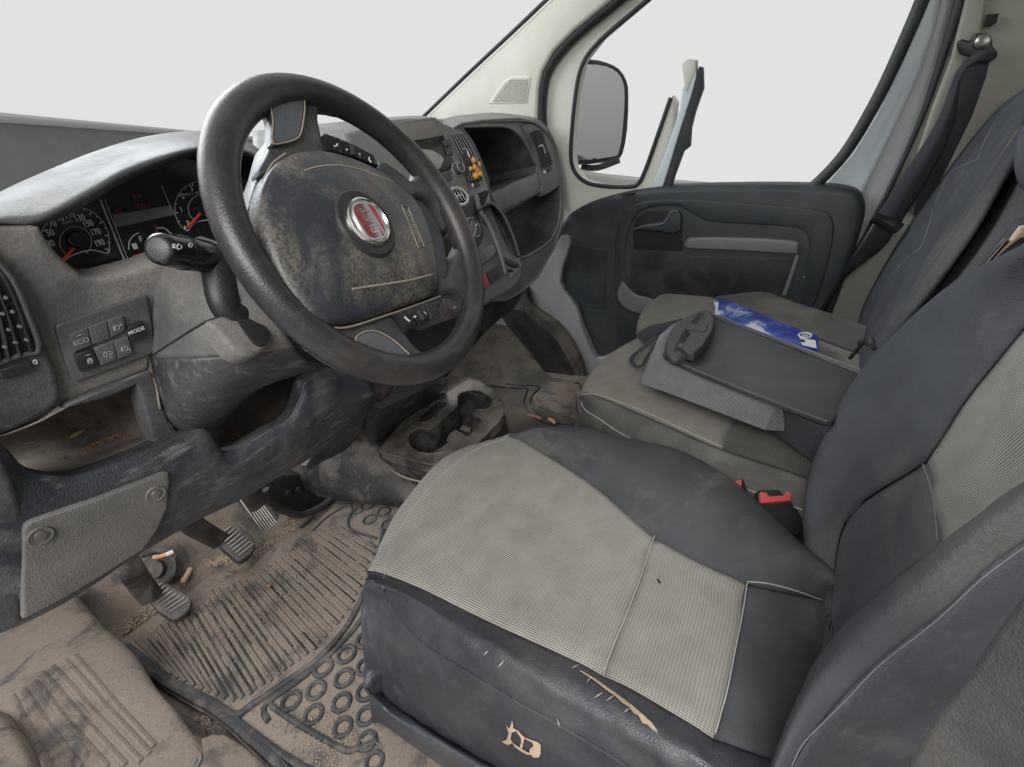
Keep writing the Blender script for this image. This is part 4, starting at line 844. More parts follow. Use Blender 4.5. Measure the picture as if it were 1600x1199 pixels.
# hollow beside the steering column
W2 = [[(330, 690, .74), (345, 650, .74), (380, 610, .74), (440, 590, .74), (500, 570, .74)],
      [(335, 695, .84), (360, 650, .86), (400, 615, .86), (450, 590, .86), (500, 575, .86)],
      [(345, 705, .84), (370, 690, .86), (410, 668, .86), (450, 640, .86), (480, 610, .86)],
      [(350, 712, .70), (384, 696, .70), (422, 675, .70), (455, 650, .70), (480, 600, .70)]]
grid('tray_hollow', dash, M['cavity'], [Y(r) for r in W2], 5, 6, .002)
# middle fascia behind the wheel
slab('middle_fascia', dash, M['dash'], [(395, 240), (450, 226), (520, 222), (600, 222), (690, 250), (720, 330), (740, 480), (690, 600), (600, 640), (500, 600), (440, 560), (330, 520), (330, 400), (420, 330)], PYp(.80), .03, .01)
# dash top
grid('dash_top', dash, M['dashclean'], [Y(r) for r in ([(395, 205, 1.15), (450, 199, 1.15), (505, 193, 1.15), (560, 188, 1.15), (600, 184, 1.15), (655, 181, 1.15), (690, 187, 1.1)], [(395, 215, 1.0), (450, 208, 1.0), (505, 203, 1.0), (560, 198, 1.0), (605, 194, 1.0), (655, 187, 1.0), (690, 190, 1.0)], [(395, 240, .84), (450, 228, .84), (505, 224, .84), (560, 226, .84), (600, 228, .84), (650, 232, .84), (690, 215, .84)], [(395, 260, .81), (450, 250, .80), (505, 250, .80), (560, 260, .80), (600, 262, .80), (650, 262, .80), (690, 260, .80)])], 6, 6, .003)
# centre stack
CSP = plane3(ony(600, 190, .80), ony(745, 235, .76), ony(740, 480, .66))
cs = slab('centre_stack', dash, M['dashclean'], [(540, 205), (600, 185), (640, 181), (672, 183), (700, 192), (722, 203), (738, 222), (752, 252), (762, 285), (767, 300), (772, 330), (790, 372), (808, 405), (818, 414), (817, 436), (800, 455), (757, 478), (700, 500), (640, 480), (560, 300)], CSP, .10, .012)
cp = lambda h: shift(CSP, h)
cslab = lambda nm, m_, px, h, th=.008, r=.002, sm=0: slab(nm, cs, M[m_], px, CSP, th, r, sm, h=h)
cslab('radio', 'gloss', [(596, 205), (640, 192), (676, 188), (692, 205), (704, 232), (712, 256), (704, 264), (680, 272), (640, 240)], .004, r=.003)
cslab('radio_trim', 'dashclean', [(598, 200), (640, 187), (680, 183), (698, 200), (715, 238), (728, 270), (733, 300), (700, 312), (690, 290), (706, 262), (712, 256), (702, 228), (690, 204), (676, 190), (640, 194), (600, 207)], .006, r=.002)
cslab('radio_top', 'dashdusty', [(598, 204), (640, 192), (675, 188), (688, 200), (692, 212), (672, 216), (645, 220), (622, 228)], .0065, r=.001)
cslab('radio_reflection', 'screenrefl', [(653, 239), (661, 233), (676, 235), (690, 243), (694, 250), (689, 262), (679, 270), (668, 256)], .0065, r=.001)  # pale slab painted as the bright reflection on the radio screen
for px in ([(693, 219), (701, 217), (705, 227), (697, 229)], [(697, 231), (705, 229), (709, 240), (701, 242)], [(683, 274), (704, 266), (706, 281), (691, 286)]): cslab('button', 'dash', px, .009, .005, .001)
def knob(u, v, r, hgt, h0, m_='dash', ring='satin', nm='knob', ax=None, par=None):
    a = ax or CSP[1]; p = onp(u, v, cp(h0)); par = par or cs
    k = lathe(nm, par, M[m_], p, a, [(0, r * 1.12), (.002, r * 1.12), (.003, r), (hgt * .9, r * .92), (hgt, r * .8), (hgt - .001, r * .6), (hgt - .001, 0)], 28)
    return p
p = knob(713, 266, .0125, .016, .006)
tube('knob_ring', cs, M['satin'], [p + CSP[1] * .002 + (frame_at(CSP[1])[0] * math.cos(a * .3) + frame_at(CSP[1])[1] * math.sin(a * .3)) * .0148 for a in range(21)], .0009, True, 6, 0)
tube('knob_ring', cs, M['satin'], [p + CSP[1] * .0155 + (frame_at(CSP[1])[0] * math.cos(a * .3) + frame_at(CSP[1])[1] * math.sin(a * .3)) * .0108 for a in range(21)], .0008, True, 6, 0)
cv = cslab('centre_vent', 'dark', [(703, 211), (722, 208), (731, 221), (742, 244), (751, 268), (754, 282), (734, 283), (726, 260), (713, 230)], .008, .004, .001)
for k in range(6):
    f = k / 5
    L = [(703 + 19 * f, 211 - 3 * f), (712 + 19 * f, 229 - 8 * f), (726 + 17 * f, 260 - 16 * f), (734 + 20 * f, 283 - 1 * f)]
    mb = MB(); tube_geo(mb, [onp(u, v, cp(.011)) for u, v in L], .0016, n=4, seg=6); mb.build('vent_slat', M['dashclean'], cv)
tube('vent_tab', cv, M['satin'], [onp(u, v, cp(.014)) for u, v in ((723, 233), (729, 234), (734, 246))], .0016, n=3)
cslab('vent_tab_block', 'black', [(722, 234), (729, 235), (734, 248), (736, 262), (730, 262), (724, 246)], .013, .005, .001)
cslab('small_switch', 'black', [(740, 285), (748, 284), (751, 290), (743, 292)], .009, .003, .0008); cslab('small_switch_tip', 'satin', [(737, 287), (739, 286), (741, 291), (739, 292)], .009, .003, .0005)
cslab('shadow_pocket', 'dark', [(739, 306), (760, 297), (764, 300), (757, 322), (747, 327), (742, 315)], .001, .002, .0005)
slab('stack_base', dash, M['console'], [(745, 460), (800, 450), (818, 438), (824, 452), (804, 484), (783, 499), (760, 520), (700, 590), (640, 600), (660, 500)], PYp(.92), .10, .008)
# climate controls
cslab('climate_panel', 'black', [(690, 312), (738, 306), (746, 330), (756, 365), (752, 380), (735, 395), (700, 400), (670, 380), (660, 340)], .006, .006, .003)
def dial(u, v, r):
    p = onp(u, v, cp(.008)); a, b = frame_at(CSP[1])
    tube('knob_ring', cs, M['chrome'], [p + CSP[1] * .006 + (a * math.cos(k * .2618) + b * math.sin(k * .2618)) * r for k in range(24)], .0012, True, 6, 0)
    lathe('knob', cs, M['dash'], p, CSP[1], [(0, r), (.006, r * .95), (.007, r * .8), (.006, 0)], 24); return p
p = dial(737, 357, .0225)
mb = MB(); slab_geo(mb, [onp(u, v, cp(.030)) for u, v in ((736, 350), (741, 348), (745, 352), (746, 366), (742, 375), (736, 372))], CSP[1], .018, .003); mb.build('dial_grip', M['dashclean'], cs)
tube('knob_ring', cs, M['chrome'], [onp(u, v, cp(.031)) for u, v in ((736, 372), (736, 350), (740, 348), (744, 352), (743, 362), (740, 370))], .0008, n=3)
p = dial(683, 360, .0225); lathe('knob', cs, M['black'], p, CSP[1], [(0, .017), (.022, .016), (.025, .012)], 24)
# storage cup with a raised rim
tube('bin_rim', cs, M['dash'], [onp(u, v, cp(hh)) for u, v, hh in ((747, 330, .012), (758, 321, .018), (768, 318, .022), (777, 324, .024), (787, 337, .024), (797, 358, .022), (806, 382, .02), (811, 400, .018))], .0032, n=6)
bn = [[(747, 330, .010), (758, 321, .016), (768, 318, .020), (777, 324, .022), (787, 337, .022), (797, 358, .020), (806, 382, .018), (811, 402, .016)],
      [(752, 338, -.02), (760, 332, -.03), (766, 332, -.03), (772, 338, -.03), (780, 350, -.03), (788, 366, -.03), (796, 386, -.02), (803, 402, -.01)],
      [(753, 345, .002), (758, 350, .002), (763, 355, .002), (768, 362, .002), (773, 370, .002), (779, 382, .002), (785, 394, .003), (792, 404, .004)]]
grid('bin_hollow', cs, M['dash'], [[onp(u, v, cp(hh)) for u, v, hh in r] for r in bn], 5, 5, .002)
tube('stack_edge', cs, M['dashclean'], [onp(u, v, cp(hh)) for u, v, hh in ((744, 306, .006), (750, 330, .010), (762, 348, .012), (775, 378, .010), (783, 402, .008), (790, 428, .004))], .006, n=6)
# lower ledge, hazard button and lighter
cslab('ledge', 'dashdusty', [(742, 400), (758, 388), (772, 382), (776, 396), (760, 410), (748, 416)], .010, .01, .004, 2)
cslab('hazard_button', 'hazard', [(752, 430), (759, 427), (766, 445), (755, 453)], .006, .006, .0012)
cslab('blank_switch', 'black', [(760, 426), (778, 415), (785, 430), (768, 444)], .005, .006, .0012)
for u, v in ((778, 421), (780, 425), (782, 429)): lathe('switch_print', cs, M['greyp'], onp(u, v, cp(.006)), CSP[1], [(0, .0012), (.0005, .0012)], 8)
cslab('ashtray', 'dashdusty', [(778, 386), (790, 392), (812, 404), (817, 416), (800, 434), (793, 420), (786, 404)], .006, .008, .002)
cslab('lighter_lid', 'black', [(785, 401), (792, 402), (812, 413), (811, 417), (803, 417), (790, 410)], .014, .008, .002)
cslab('lighter_socket', 'dark', [(793, 421), (800, 421), (803, 424), (796, 426)], .008, .004, .001)
# gear lever
GA = Vector((-.25, -.80, .55)).normalized(); GC = onp(717, 307, cp(.055))
gear = empty('gear_lever', GC - GA * .06, 'black gear lever knob with a bright ring and a white gear pattern', 'gear lever')
lathe('knob', gear, M['gloss'], GC, GA, [(-.045, .010), (-.035, .014), (-.018, .0215), (-.004, .0225), (.000, .020), (.0015, .0165), (.0022, 0)], 36)
ga, gb = frame_at(GA)
lathe('knob_ring', gear, M['satin'], GC, GA, [(-.003, .0235), (.001, .0235), (.003, .0215), (.002, .0175), (.0, .0175)], 40)
mb = MB()
gq = lambda x, y: GC + GA * .0035 + gb * x * -1 + ga * y
for x in (-.008, 0, .008): tube_geo(mb, [gq(x, -.008), gq(x, .008)], .0007, seg=5)
tube_geo(mb, [gq(-.008, 0), gq(.008, 0)], .0007, seg=5); mb.build('gear_pattern', M['white'], gear)
for s_, x, y in (('1', -.008, .0115), ('3', 0, .0115), ('5', .008, .0115), ('2', -.008, -.0115), ('4', 0, -.0115), ('R', .008, -.0115)): text('gear_pattern', gear, M['white'], s_, gq(x, y), gb * -1, ga, .006)
tube('shaft', gear, M['black'], [GC - GA * .035, GC - GA * .06 + Vector((0, .02, -.02)), GC - GA * .07 + Vector((0, .06, -.05))], .012, n=4)
# orange rubber figure clipped on the vent
fig = empty('orange_air_freshener', onp(743, 265, cp(.02)), 'small orange rubber figure with round limbs clipped to the centre vent', 'air freshener')
mb = MB()
def ball(mb, c, r, sy=1.0, ax=Vector((0, 0, 1))):
    lathe_geo(mb, c, ax, [(-r * sy * math.cos(math.pi * k / 10), r * math.sin(math.pi * k / 10)) for k in range(11)], 16)
fp = lambda u, v, h: onp(u, v, cp(h))
ball(mb, fp(740, 251, .026), .0055, 1.3); ball(mb, fp(742, 262, .026), .0055, 1.3); ball(mb, fp(735.5, 264, .030), .0050, 1.0, Vector((1, 0, 0))); ball(mb, fp(749, 257, .024), .0045, 1.4); ball(mb, fp(743, 275, .028), .0078, .95, Vector((1, 0, 0))); ball(mb, fp(750, 272, .024), .0060, 1.1); ball(mb, fp(745, 266, .024), .006, 1.2)
mb.build('figure', M['orange'], fig)
# passenger side of the dashboard
PD = plane3(ony(740, 240, .82), ony(870, 230, .84), ony(850, 400, .80))
panel('passenger_fascia', dash, M['dashclean'], [(700, 205), (721, 194), (757, 189), (811, 186), (838, 192), (856, 206), (868, 230), (876, 262), (880, 300), (880, 340), (864, 392), (840, 432), (816, 455), (790, 470), (760, 400), (745, 300), (725, 240)],
      [[(722, 200), (740, 198), (775, 197), (793, 199), (808, 208), (822, 226), (832, 247), (839, 270), (803, 287), (768, 303), (762, 282), (750, 250), (737, 222)],
       [(783, 335), (812, 318), (838, 302), (862, 282), (874, 290), (876, 320), (872, 350), (860, 376), (838, 392), (812, 404), (806, 382), (796, 356)]], PD, .12, [.16, .10], 'dash', .004, 0, 2)
pq = lambda h: shift(PD, h)
slab('shelf_bar', dash, M['dashclean'], [(769, 304), (803, 288), (838, 271), (843, 277), (842, 298), (832, 308), (805, 322), (782, 333), (776, 324)], PD, .02, .006, h=.010)
grid('passenger_dash_top', dash, M['dashclean'], [[ony(u, v, y) for u, v, y in r] for r in (
    [(672, 190, 1.15), (700, 184, 1.15), (721, 180, 1.12), (770, 176, 1.10), (811, 175, 1.08), (835, 178, 1.02), (852, 188, .95), (864, 206, .90), (874, 235, .88), (880, 275, .87), (881, 330, .86)],
    [(676, 196, 1.0), (700, 190, 1.0), (721, 185, 1.0), (770, 180, 1.0), (811, 179, 1.0), (833, 182, .95), (849, 192, .90), (861, 210, .88), (871, 238, .86), (878, 277, .85), (879, 330, .84)],
    [(690, 206, .84), (705, 202, .84), (721, 197, .83), (757, 191, .83), (811, 188, .83), (835, 192, .83), (853, 206, .83), (864, 228, .83), (872, 262, .825), (877, 300, .82), (877, 340, .82)])], 5, 6, .004)
for k in range(7):
    mb = MB(); a = ony(784 + k * 5.2, 189 - k * .2, .90); b = ony(790 + k * 5.2, 183.5 + k * .15, .99); tube_geo(mb, [a + Z1 * .004, b + Z1 * .004], .0022, seg=6); mb.build('defrost_slat', M['dark'], dash)
pv = slab('passenger_vent', dash, M['dark'], [(826, 208), (845, 203), (852, 222), (858, 240), (863, 257), (847, 264), (840, 245), (834, 226)], PD, .008, .001, h=.008)
tube('vent_rim', pv, M['dashclean'], [onp(u, v, pq(.009)) for u, v in ((826, 208), (845, 203), (852, 222), (858, 240), (863, 257), (847, 264), (840, 245), (834, 226))], .0022, True, 6, 2)
for k in range(6):
    f = (k + .5) / 6
    mb = MB(); tube_geo(mb, [onp(u, v, pq(.011)) for u, v in ((826 + 19 * f, 208 - 5 * f), (834 + 18 * f, 226 - 4 * f), (840 + 18 * f, 245 - 5 * f), (847 + 16 * f, 264 - 7 * f))], .0022, n=3, seg=6); mb.build('vent_slat', M['dash'], pv)
tube('vent_tab', pv, M['satin'], [onp(u, v, pq(.018)) for u, v in ((842, 229), (848, 228), (852, 240))], .0028, n=3)
slab('small_switch', dash, M['black'], [(856, 264), (862, 261), (864, 266), (858, 269)], PD, .004, .001, h=.010); slab('small_switch_tip', dash, M['white'], [(850, 267), (853, 266), (854, 270), (851, 271)], PD, .004, .0008, h=.010)
slab('vent_surround', dash, M['dashclean'], [(816, 196), (838, 193), (855, 206), (867, 232), (875, 262), (879, 285), (862, 300), (848, 306), (846, 290), (845, 275), (838, 245), (830, 222)], PD, .02, .006, 2, h=.006)
# column shroud
CS_ = [[(255, 404, .72), (285, 392, .68), (315, 384, .64), (350, 380, .60), (400, 385, .57)],
       [(245, 418, .71), (275, 405, .66), (305, 396, .62), (345, 400, .585), (400, 410, .56)],
       [(234, 450, .70), (262, 440, .65), (300, 440, .605), (350, 450, .575), (420, 460, .55)],
       [(231, 500, .70), (262, 495, .645), (305, 500, .60), (360, 510, .57), (440, 510, .55)],
       [(235, 560, .70), (268, 560, .645), (315, 560, .605), (375, 555, .58), (460, 545, .56)],
       [(247, 620, .705), (278, 620, .66), (322, 610, .63), (385, 590, .60), (480, 565, .58)],
       [(265, 662, .715), (292, 658, .69), (335, 645, .67), (400, 608, .64), (500, 572, .61)],
       [(290, 690, .74), (320, 692, .73), (350, 660, .72), (410, 606, .69), (510, 572, .66)]]
shroud = empty('steering_column', ony(320, 520, .62), 'scuffed dark plastic steering column cover below the wheel, with a light stalk', 'steering column')
crs = lambda s, t: -.003 * math.exp(-((t - 3.05 + .35 * (s - 1)) / .06) ** 2)
sg1 = grid('upper_cover', shroud, M['shroudup'], [Y(r) for r in CS_], 8, 8, .003, crs, rng=(0, 4, 0, 4)); sg2 = grid('lower_cover', shroud, M['shroudlow'], [Y(r) for r in CS_], 8, 8, .003, crs, rng=(0, 4, 4, 7))
sgt = [bvh(sg1), bvh(sg2)]
thread('cover_seam', shroud, M['dark'], sgt, [(232, 560), (250, 548), (290, 522), (322, 503), (345, 496)], .0014, 0)
# slot where the stalk comes out
sl = [(352, 458), (368, 450), (385, 455), (394, 475), (410, 500), (421, 520), (420, 535), (408, 542), (396, 536), (380, 515), (362, 485)]
slp = (ony(385, 495, .563), WN)
slab('stalk_slot_lip', shroud, M['dashdusty'], [(325, 503), (340, 496), (352, 490), (372, 470), (390, 470), (412, 500), (421, 520), (420, 540), (404, 553), (385, 556), (366, 548), (345, 525)], slp, .03, .006, 3)
slab('stalk_slot', shroud, M['dark'], sl, slp, .01, .001, 2, h=.0015)
# light stalk: barrel, bent arm
stalk = empty('light_switch_stalk', ony(385, 485, .56), 'black light switch stalk with a round ribbed end, left of the steering wheel', 'stalk')
a0, a1 = ony(247, 389, .545), ony(338, 404, .60); ad = (a1 - a0).normalized(); L = (a1 - a0).length
lathe('barrel', stalk, M['gloss'], a0, ad, [(0, .0125), (.002, .0148), (.006, .0158), (L * .30, .0165), (L * .33, .0172), (L * .42, .0172), (L * .44, .0178), (L * .80, .0178), (L * .98, .0155), (L, .0120)], 36)
lathe('end_cap', stalk, M['dash'], a0 - ad * .0008, ad, [(0, .0095), (.001, .0110), (.002, .0112)], 30)
mb = MB()
e1_, e2_ = frame_at(ad)
for k in range(40):
    a = 2 * math.pi * k / 40; tube_geo(mb, [a0 + ad * (L * .33) + (e1_ * math.cos(a) + e2_ * math.sin(a)) * .0172, a0 + ad * (L * .42) + (e1_ * math.cos(a) + e2_ * math.sin(a)) * .0172], .0007, seg=5)
mb.build('ribbed_ring', M['black'], stalk)
mb = MB(); tube_geo(mb, [ony(*q) for q in ((322, 400, .585), (340, 412, .585), (345, 440, .58), (350, 470, .575), (362, 490, .572), (380, 487, .572), (392, 478, .575))], [.016, .0185, .0185, .0175, .0160, .0145, .0125], n=6, seg=20, flat=.8); mb.build('arm', M['black'], stalk)
tube('sleeve', stalk, M['console'], [ony(378, 478, .577), ony(388, 472, .585), ony(396, 466, .60)], .016, n=3, seg=18)
stt = bvh(bpy.data.objects[[o.name for o in stalk.children if o.name.startswith('barrel')][0]])
thread('stalk_print', stalk, M['white'], stt, [(278, 382), (281, 383), (284, 386), (281, 389), (277, 389), (277, 384), (279, 382)], .0006, .0002)
for dy in (0, 2.5, 5): thread('stalk_print', stalk, M['white'], stt, [(269, 382 + dy), (274, 382.5 + dy)], .0005, .0002)
thread('stalk_print', stalk, M['white'], stt, [(298, 381), (300, 383), (299, 386), (296, 386), (295, 383), (298, 381)], .0006, .0002)
# ignition barrel seen through the wheel
tag(lathe('ignition_lock', None, M['console'], ony(712, 478, .60), Vector((-.2, -.8, .5)), [(-.03, .016), (0, .015), (.002, .010), (.001, .004)], 24), 'round ignition lock with a brassy face, seen through the lower right gap of the wheel', 'ignition lock')
tag(tube('ignition_key', None, M['steel'], [ony(709, 480, .58), ony(713, 483, .575)], .004, n=0), 'tiny brassy key tip in the ignition lock behind the wheel', 'key')
# ------------------------------------------------------------------ passenger side bodywork
QX = PXp(1.70)
# windscreen pillar
ap = empty('windscreen_pillar', onx(760, 190, 1.66), 'pale beige windscreen pillar trim with a small triangular grille', 'pillar')
AP = PXp(1.66)
slab('pillar_trim', ap, M['beige'], [(668, 181), (685, 166), (740, 113), (800, 57), (866, -6), (1100, -230), (1228, -230), (960, -4), (896, 48), (864, 80), (846, 112), (840, 140), (838, 200), (811, 200), (770, 200), (700, 205)], AP, .05, .012)
tube('windscreen_seal', ap, M['rubber'], [onx(u, v, 1.66) for u, v in ((650, 192), (664, 180), (690, 155), (738, 109), (798, 53), (862, -8), (980, -121), (1096, -232))], .0065, n=5)
slab('grille_frame', ap, M['beige'], [(764, 162), (768, 155), (786, 128), (797, 120), (829, 120), (823, 161)], AP, .004, .002, h=.003)
gr = mat('grille_mesh', (.40, .41, .36), .7, bump=0, vary=.03)
gs = slab('grille', ap, gr, [(769, 159), (773, 152), (788, 131), (798, 123), (826, 123), (820, 158)], AP, .002, 0, h=.0042)
mb = MB(); gpl = shift(AP, .0058)
for k in range(11):
    v = 125 + k * 3.2; ul = 797 - (v - 123) * .80; L = []
    i = 0; u = ul
    while u < 825 - (v - 123) * .13: L.append(onp(u, v + (1.1 if i % 2 else -.5), gpl)); u += 2.1; i += 1
    if len(L) > 2: tube_geo(mb, L, .0011, seg=4)
mb.build('grille_wires', M['beige'], gs)
# door frame with the quarter window
fr = empty('quarter_window_frame', onx(880, 320, 1.70), 'pale beige frame round the small front quarter window, with black rubber seals', 'window frame')
slab('frame_trim', fr, M['beige'], [(836, 200), (842, 150), (856, 112), (890, 66), (960, 6), (1232, -226), (1276, -226), (1008, 2), (940, 60), (911, 97), (900, 150), (893, 230), (897, 262), (914, 283), (940, 291), (990, 292), (1001, 286), (1012, 262), (1031, 205), (1049, 150), (1056, 160), (1052, 200), (1038, 250), (1024, 292), (1050, 330), (900, 400), (870, 380), (868, 300), (855, 240)], QX, .04, .008)
tube('door_seal', fr, M['rubber'], [onx(u, v, 1.685) for u, v in ((1236, -230), (1104, -118), (972, -5), (905, 50), (874, 82), (855, 112), (848, 142), (846, 178), (848, 200))], .0165, n=5, seg=12)
tube('window_seal', fr, M['rubber'], [onx(u, v, 1.70) for u, v in ((1282, -230), (1144, -111), (1008, 4), (940, 62), (911, 99), (899, 150), (892, 230), (896, 264), (914, 284), (943, 291), (985, 292), (998, 286), (1009, 264), (1030, 205), (1048, 153))], .0070, n=5)
slab('mullion', fr, M['bodyw'], [(1017, 296), (1030, 265), (1048, 214), (1062, 170), (1066, 140), (1073, 118), (1088, 108), (1088, 120), (1080, 150), (1060, 212), (1044, 265), (1034, 296)], QX, .03, .003, h=.003)
slab('mullion_trim', fr, M['beige'], [(1065, 100), (1069, 96), (1076, 92), (1087, 94), (1087, 110), (1075, 140), (1071, 144), (1068, 124)], QX, .03, .003, h=.005)
slab('mullion_seal', fr, M['rubber'], [(1032, 296), (1044, 265), (1060, 212), (1080, 150), (1088, 116), (1092, 104), (1096, 106), (1097, 138), (1084, 176), (1078, 200), (1076, 230), (1066, 238), (1052, 276), (1046, 296)], QX, .035, .003, h=.001)
slab('outer_sill', fr, M['cap'], [(900, 268), (930, 274), (1000, 281), (1140, 291), (1140, 310), (900, 310)], PXp(1.80), .05, .004)
# door mirror
mir = empty('door_mirror', onx(900, 270, 1.98), 'black framed door mirror with a grey reflection, outside the quarter window', 'mirror')
MP = (onx(935, 180, 1.98), (ray(935, 180).normalized() * -1 + Vector((.12, -.95, .0)).normalized() * 1.0).normalized())
if MP[1].dot(CAM - MP[0]) < 0: MP = (MP[0], -MP[1])
slab('mirror_housing', mir, M['rubber'], [(892, 96), (925, 92), (950, 97), (969, 107), (981, 126), (984, 150), (982, 202), (975, 240), (966, 250), (948, 254), (905, 258), (880, 250), (880, 120)], MP, .08, .012, 2)
slab('mirror_glass', mir, M['mirror'], [(886, 108), (918, 101), (947, 104), (965, 114), (973, 128), (976, 150), (973, 202), (967, 237), (957, 245), (905, 251), (884, 244), (884, 130)], MP, .004, 0, 2, h=.004)
tube('mirror_bracket', mir, M['rubber'], [onx(910, 262, 1.95), onx(935, 262, 1.94), onx(968, 250, 1.96)], .012, n=3)
# passenger door card
dr = empty('passenger_door', onx(1100, 500, 1.68), 'dark passenger door card with pull handle, grey trim strip and ribbed speaker panel', 'door')
DX = PXp(1.66)
ds = lambda nm, m_, px, h, th=.01, r=.003, sm=0: slab(nm, dr, M[m_], px, DX, th, r, sm, h=h)
ds('door_card', 'door', [(862, 400), (864, 380), (872, 356), (886, 338), (905, 325), (930, 314), (980, 301), (1040, 293), (1100, 290), (1160, 289), (1230, 289), (1290, 291), (1325, 295), (1343, 303), (1352, 320), (1350, 345), (1340, 380), (1320, 440), (1290, 520), (1260, 600), (1000, 620), (945, 575), (934, 560), (920, 528), (905, 500), (880, 475), (865, 440)], 0, .06, .022, 3)
# recessed centre with a raised surround
ds('card_surround', 'door', [(975, 420), (978, 385), (984, 355), (994, 338), (1010, 326), (1060, 322), (1100, 345), (1180, 352), (1245, 356), (1262, 372), (1262, 400), (1236, 480), (1222, 512), (1252, 512), (1275, 470), (1295, 410), (1303, 365), (1300, 340), (1280, 328), (1180, 318), (1080, 312), (1010, 314), (984, 326), (965, 350), (960, 400), (958, 440), (962, 470), (980, 488), (1010, 492), (1010, 474), (985, 462)], .004, .01, .006, 2)
ds('card_recess', 'black', [(984, 394), (1064, 394), (1075, 400), (1160, 402), (1243, 404), (1236, 430), (1222, 470), (1200, 490), (1030, 480), (996, 468), (984, 455)], .001, .006, .003)
ds('trim_strip', 'doorg', [(1069, 383), (1073, 375), (1082, 372), (1140, 372), (1200, 374), (1242, 378), (1248, 384), (1246, 395), (1238, 398), (1180, 394), (1120, 391), (1075, 389)], .010, .012, .006, 2)
ds('pocket_edge', 'doorg', [(972, 440), (982, 452), (996, 462), (1016, 467), (1030, 476), (1010, 492), (985, 486), (970, 476), (964, 460)], .006, .01, .004, 2)
ds('pocket_edge', 'doorg', [(1244, 398), (1249, 400), (1228, 462), (1222, 462)], .004, .005, .001)
ds('handle_recess', 'dark', [(989, 358), (996, 341), (1010, 331), (1058, 328), (1064, 336), (1065, 392), (990, 390)], .007, .004, .002)
ds('door_handle', 'door', [(990, 357), (1010, 351), (1034, 348), (1041, 340), (1045, 331), (1059, 329), (1064, 337), (1064, 360), (1052, 366), (1030, 362), (1000, 360)], .022, .014, .005, 0)
tube('handle_edge', dr, M['doorg'], [onx(u, v, 1.637) for u, v in ((989, 359), (1010, 353), (1034, 350), (1043, 341), (1048, 331), (1058, 329))], .0015, n=4)
ds('slot', 'dark', [(968, 307), (975, 303), (994, 301), (990, 305)], .005, .004, 0)
mb = MB(); hp_ = shift(DX, .0015)
for k in range(26):
    f = k / 25; v0 = 379 + f * 88; mb_l = [onp(877 + 10 * max(0, f - .5) * 2, v0, hp_), onp(914, v0 + 8, hp_), onp(949 - 6 * f, v0 + 15, hp_)]
    tube_geo(mb, mb_l, .0022, seg=6)
mb.build('speaker_ribs', M['door'], dr)
tube('card_screw', dr, M['doorg'], [onx(1256, 433, 1.655), onx(1257, 434, 1.650)], .003, n=0)
# door pillar beyond the window
bp_ = empty('door_pillar', onx(1400, 300, 1.72), 'blue white painted door pillar with black rubber seals right of the passenger window', 'pillar')
BX = PXp(1.72)
slab('painted_frame', bp_, M['bodyw'], [(1500, -230), (1446, -20), (1436, 20), (1390, 130), (1365, 185), (1330, 240), (1290, 285), (1262, 310), (1320, 330), (1350, 300), (1397, 205), (1440, 110), (1462, 45), (1476, -20), (1528, -230)], BX, .04, .012)
slab('painted_jamb', bp_, M['bodyg'], [(1520, -230), (1470, -20), (1458, 45), (1436, 112), (1393, 205), (1346, 300), (1338, 370), (1240, 520), (1250, 560), (1288, 480), (1340, 390), (1372, 336), (1426, 216), (1458, 132), (1498, -20), (1552, -230)], PXp(1.735), .04, .004)
mb = MB(); tube_geo(mb, [onx(u, v, 1.70) for u, v in ((1500, -230), (1446, -26), (1441, 0), (1394, 108), (1360, 175), (1320, 240), (1275, 288), (1240, 312))], .0155, n=5, seg=12); mb.build('window_seal', M['rubber'], bp_)
mb = MB(); tube_geo(mb, [onx(u, v, 1.70) for u, v in ((1556, -230), (1504, -20), (1500, 0), (1468, 104), (1436, 194), (1384, 308), (1340, 390), (1286, 482), (1250, 545))], [.0105, .0105, .0105, .009, .0065, .006, .006, .006, .006], n=5, seg=12); mb.build('door_seal', M['rubber'], bp_)
# interior pillar trim carrying the belt
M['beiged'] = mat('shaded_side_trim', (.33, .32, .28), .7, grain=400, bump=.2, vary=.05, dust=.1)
it = empty('interior_side_trim', onx(1540, 300, 1.70), 'beige interior side trim behind the passenger backrest, upper right', 'trim')
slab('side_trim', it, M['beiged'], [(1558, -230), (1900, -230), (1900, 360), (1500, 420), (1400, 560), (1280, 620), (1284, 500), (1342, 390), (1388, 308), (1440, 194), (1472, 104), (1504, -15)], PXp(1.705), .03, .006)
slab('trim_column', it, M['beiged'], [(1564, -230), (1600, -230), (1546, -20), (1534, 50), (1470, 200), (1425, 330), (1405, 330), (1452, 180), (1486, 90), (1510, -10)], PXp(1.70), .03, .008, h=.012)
slab('trim_slot', it, M['dark'], [(1542, 23), (1561, 21), (1557, 36), (1547, 42), (1537, 42)], PXp(1.70), .005, .001, h=.013)
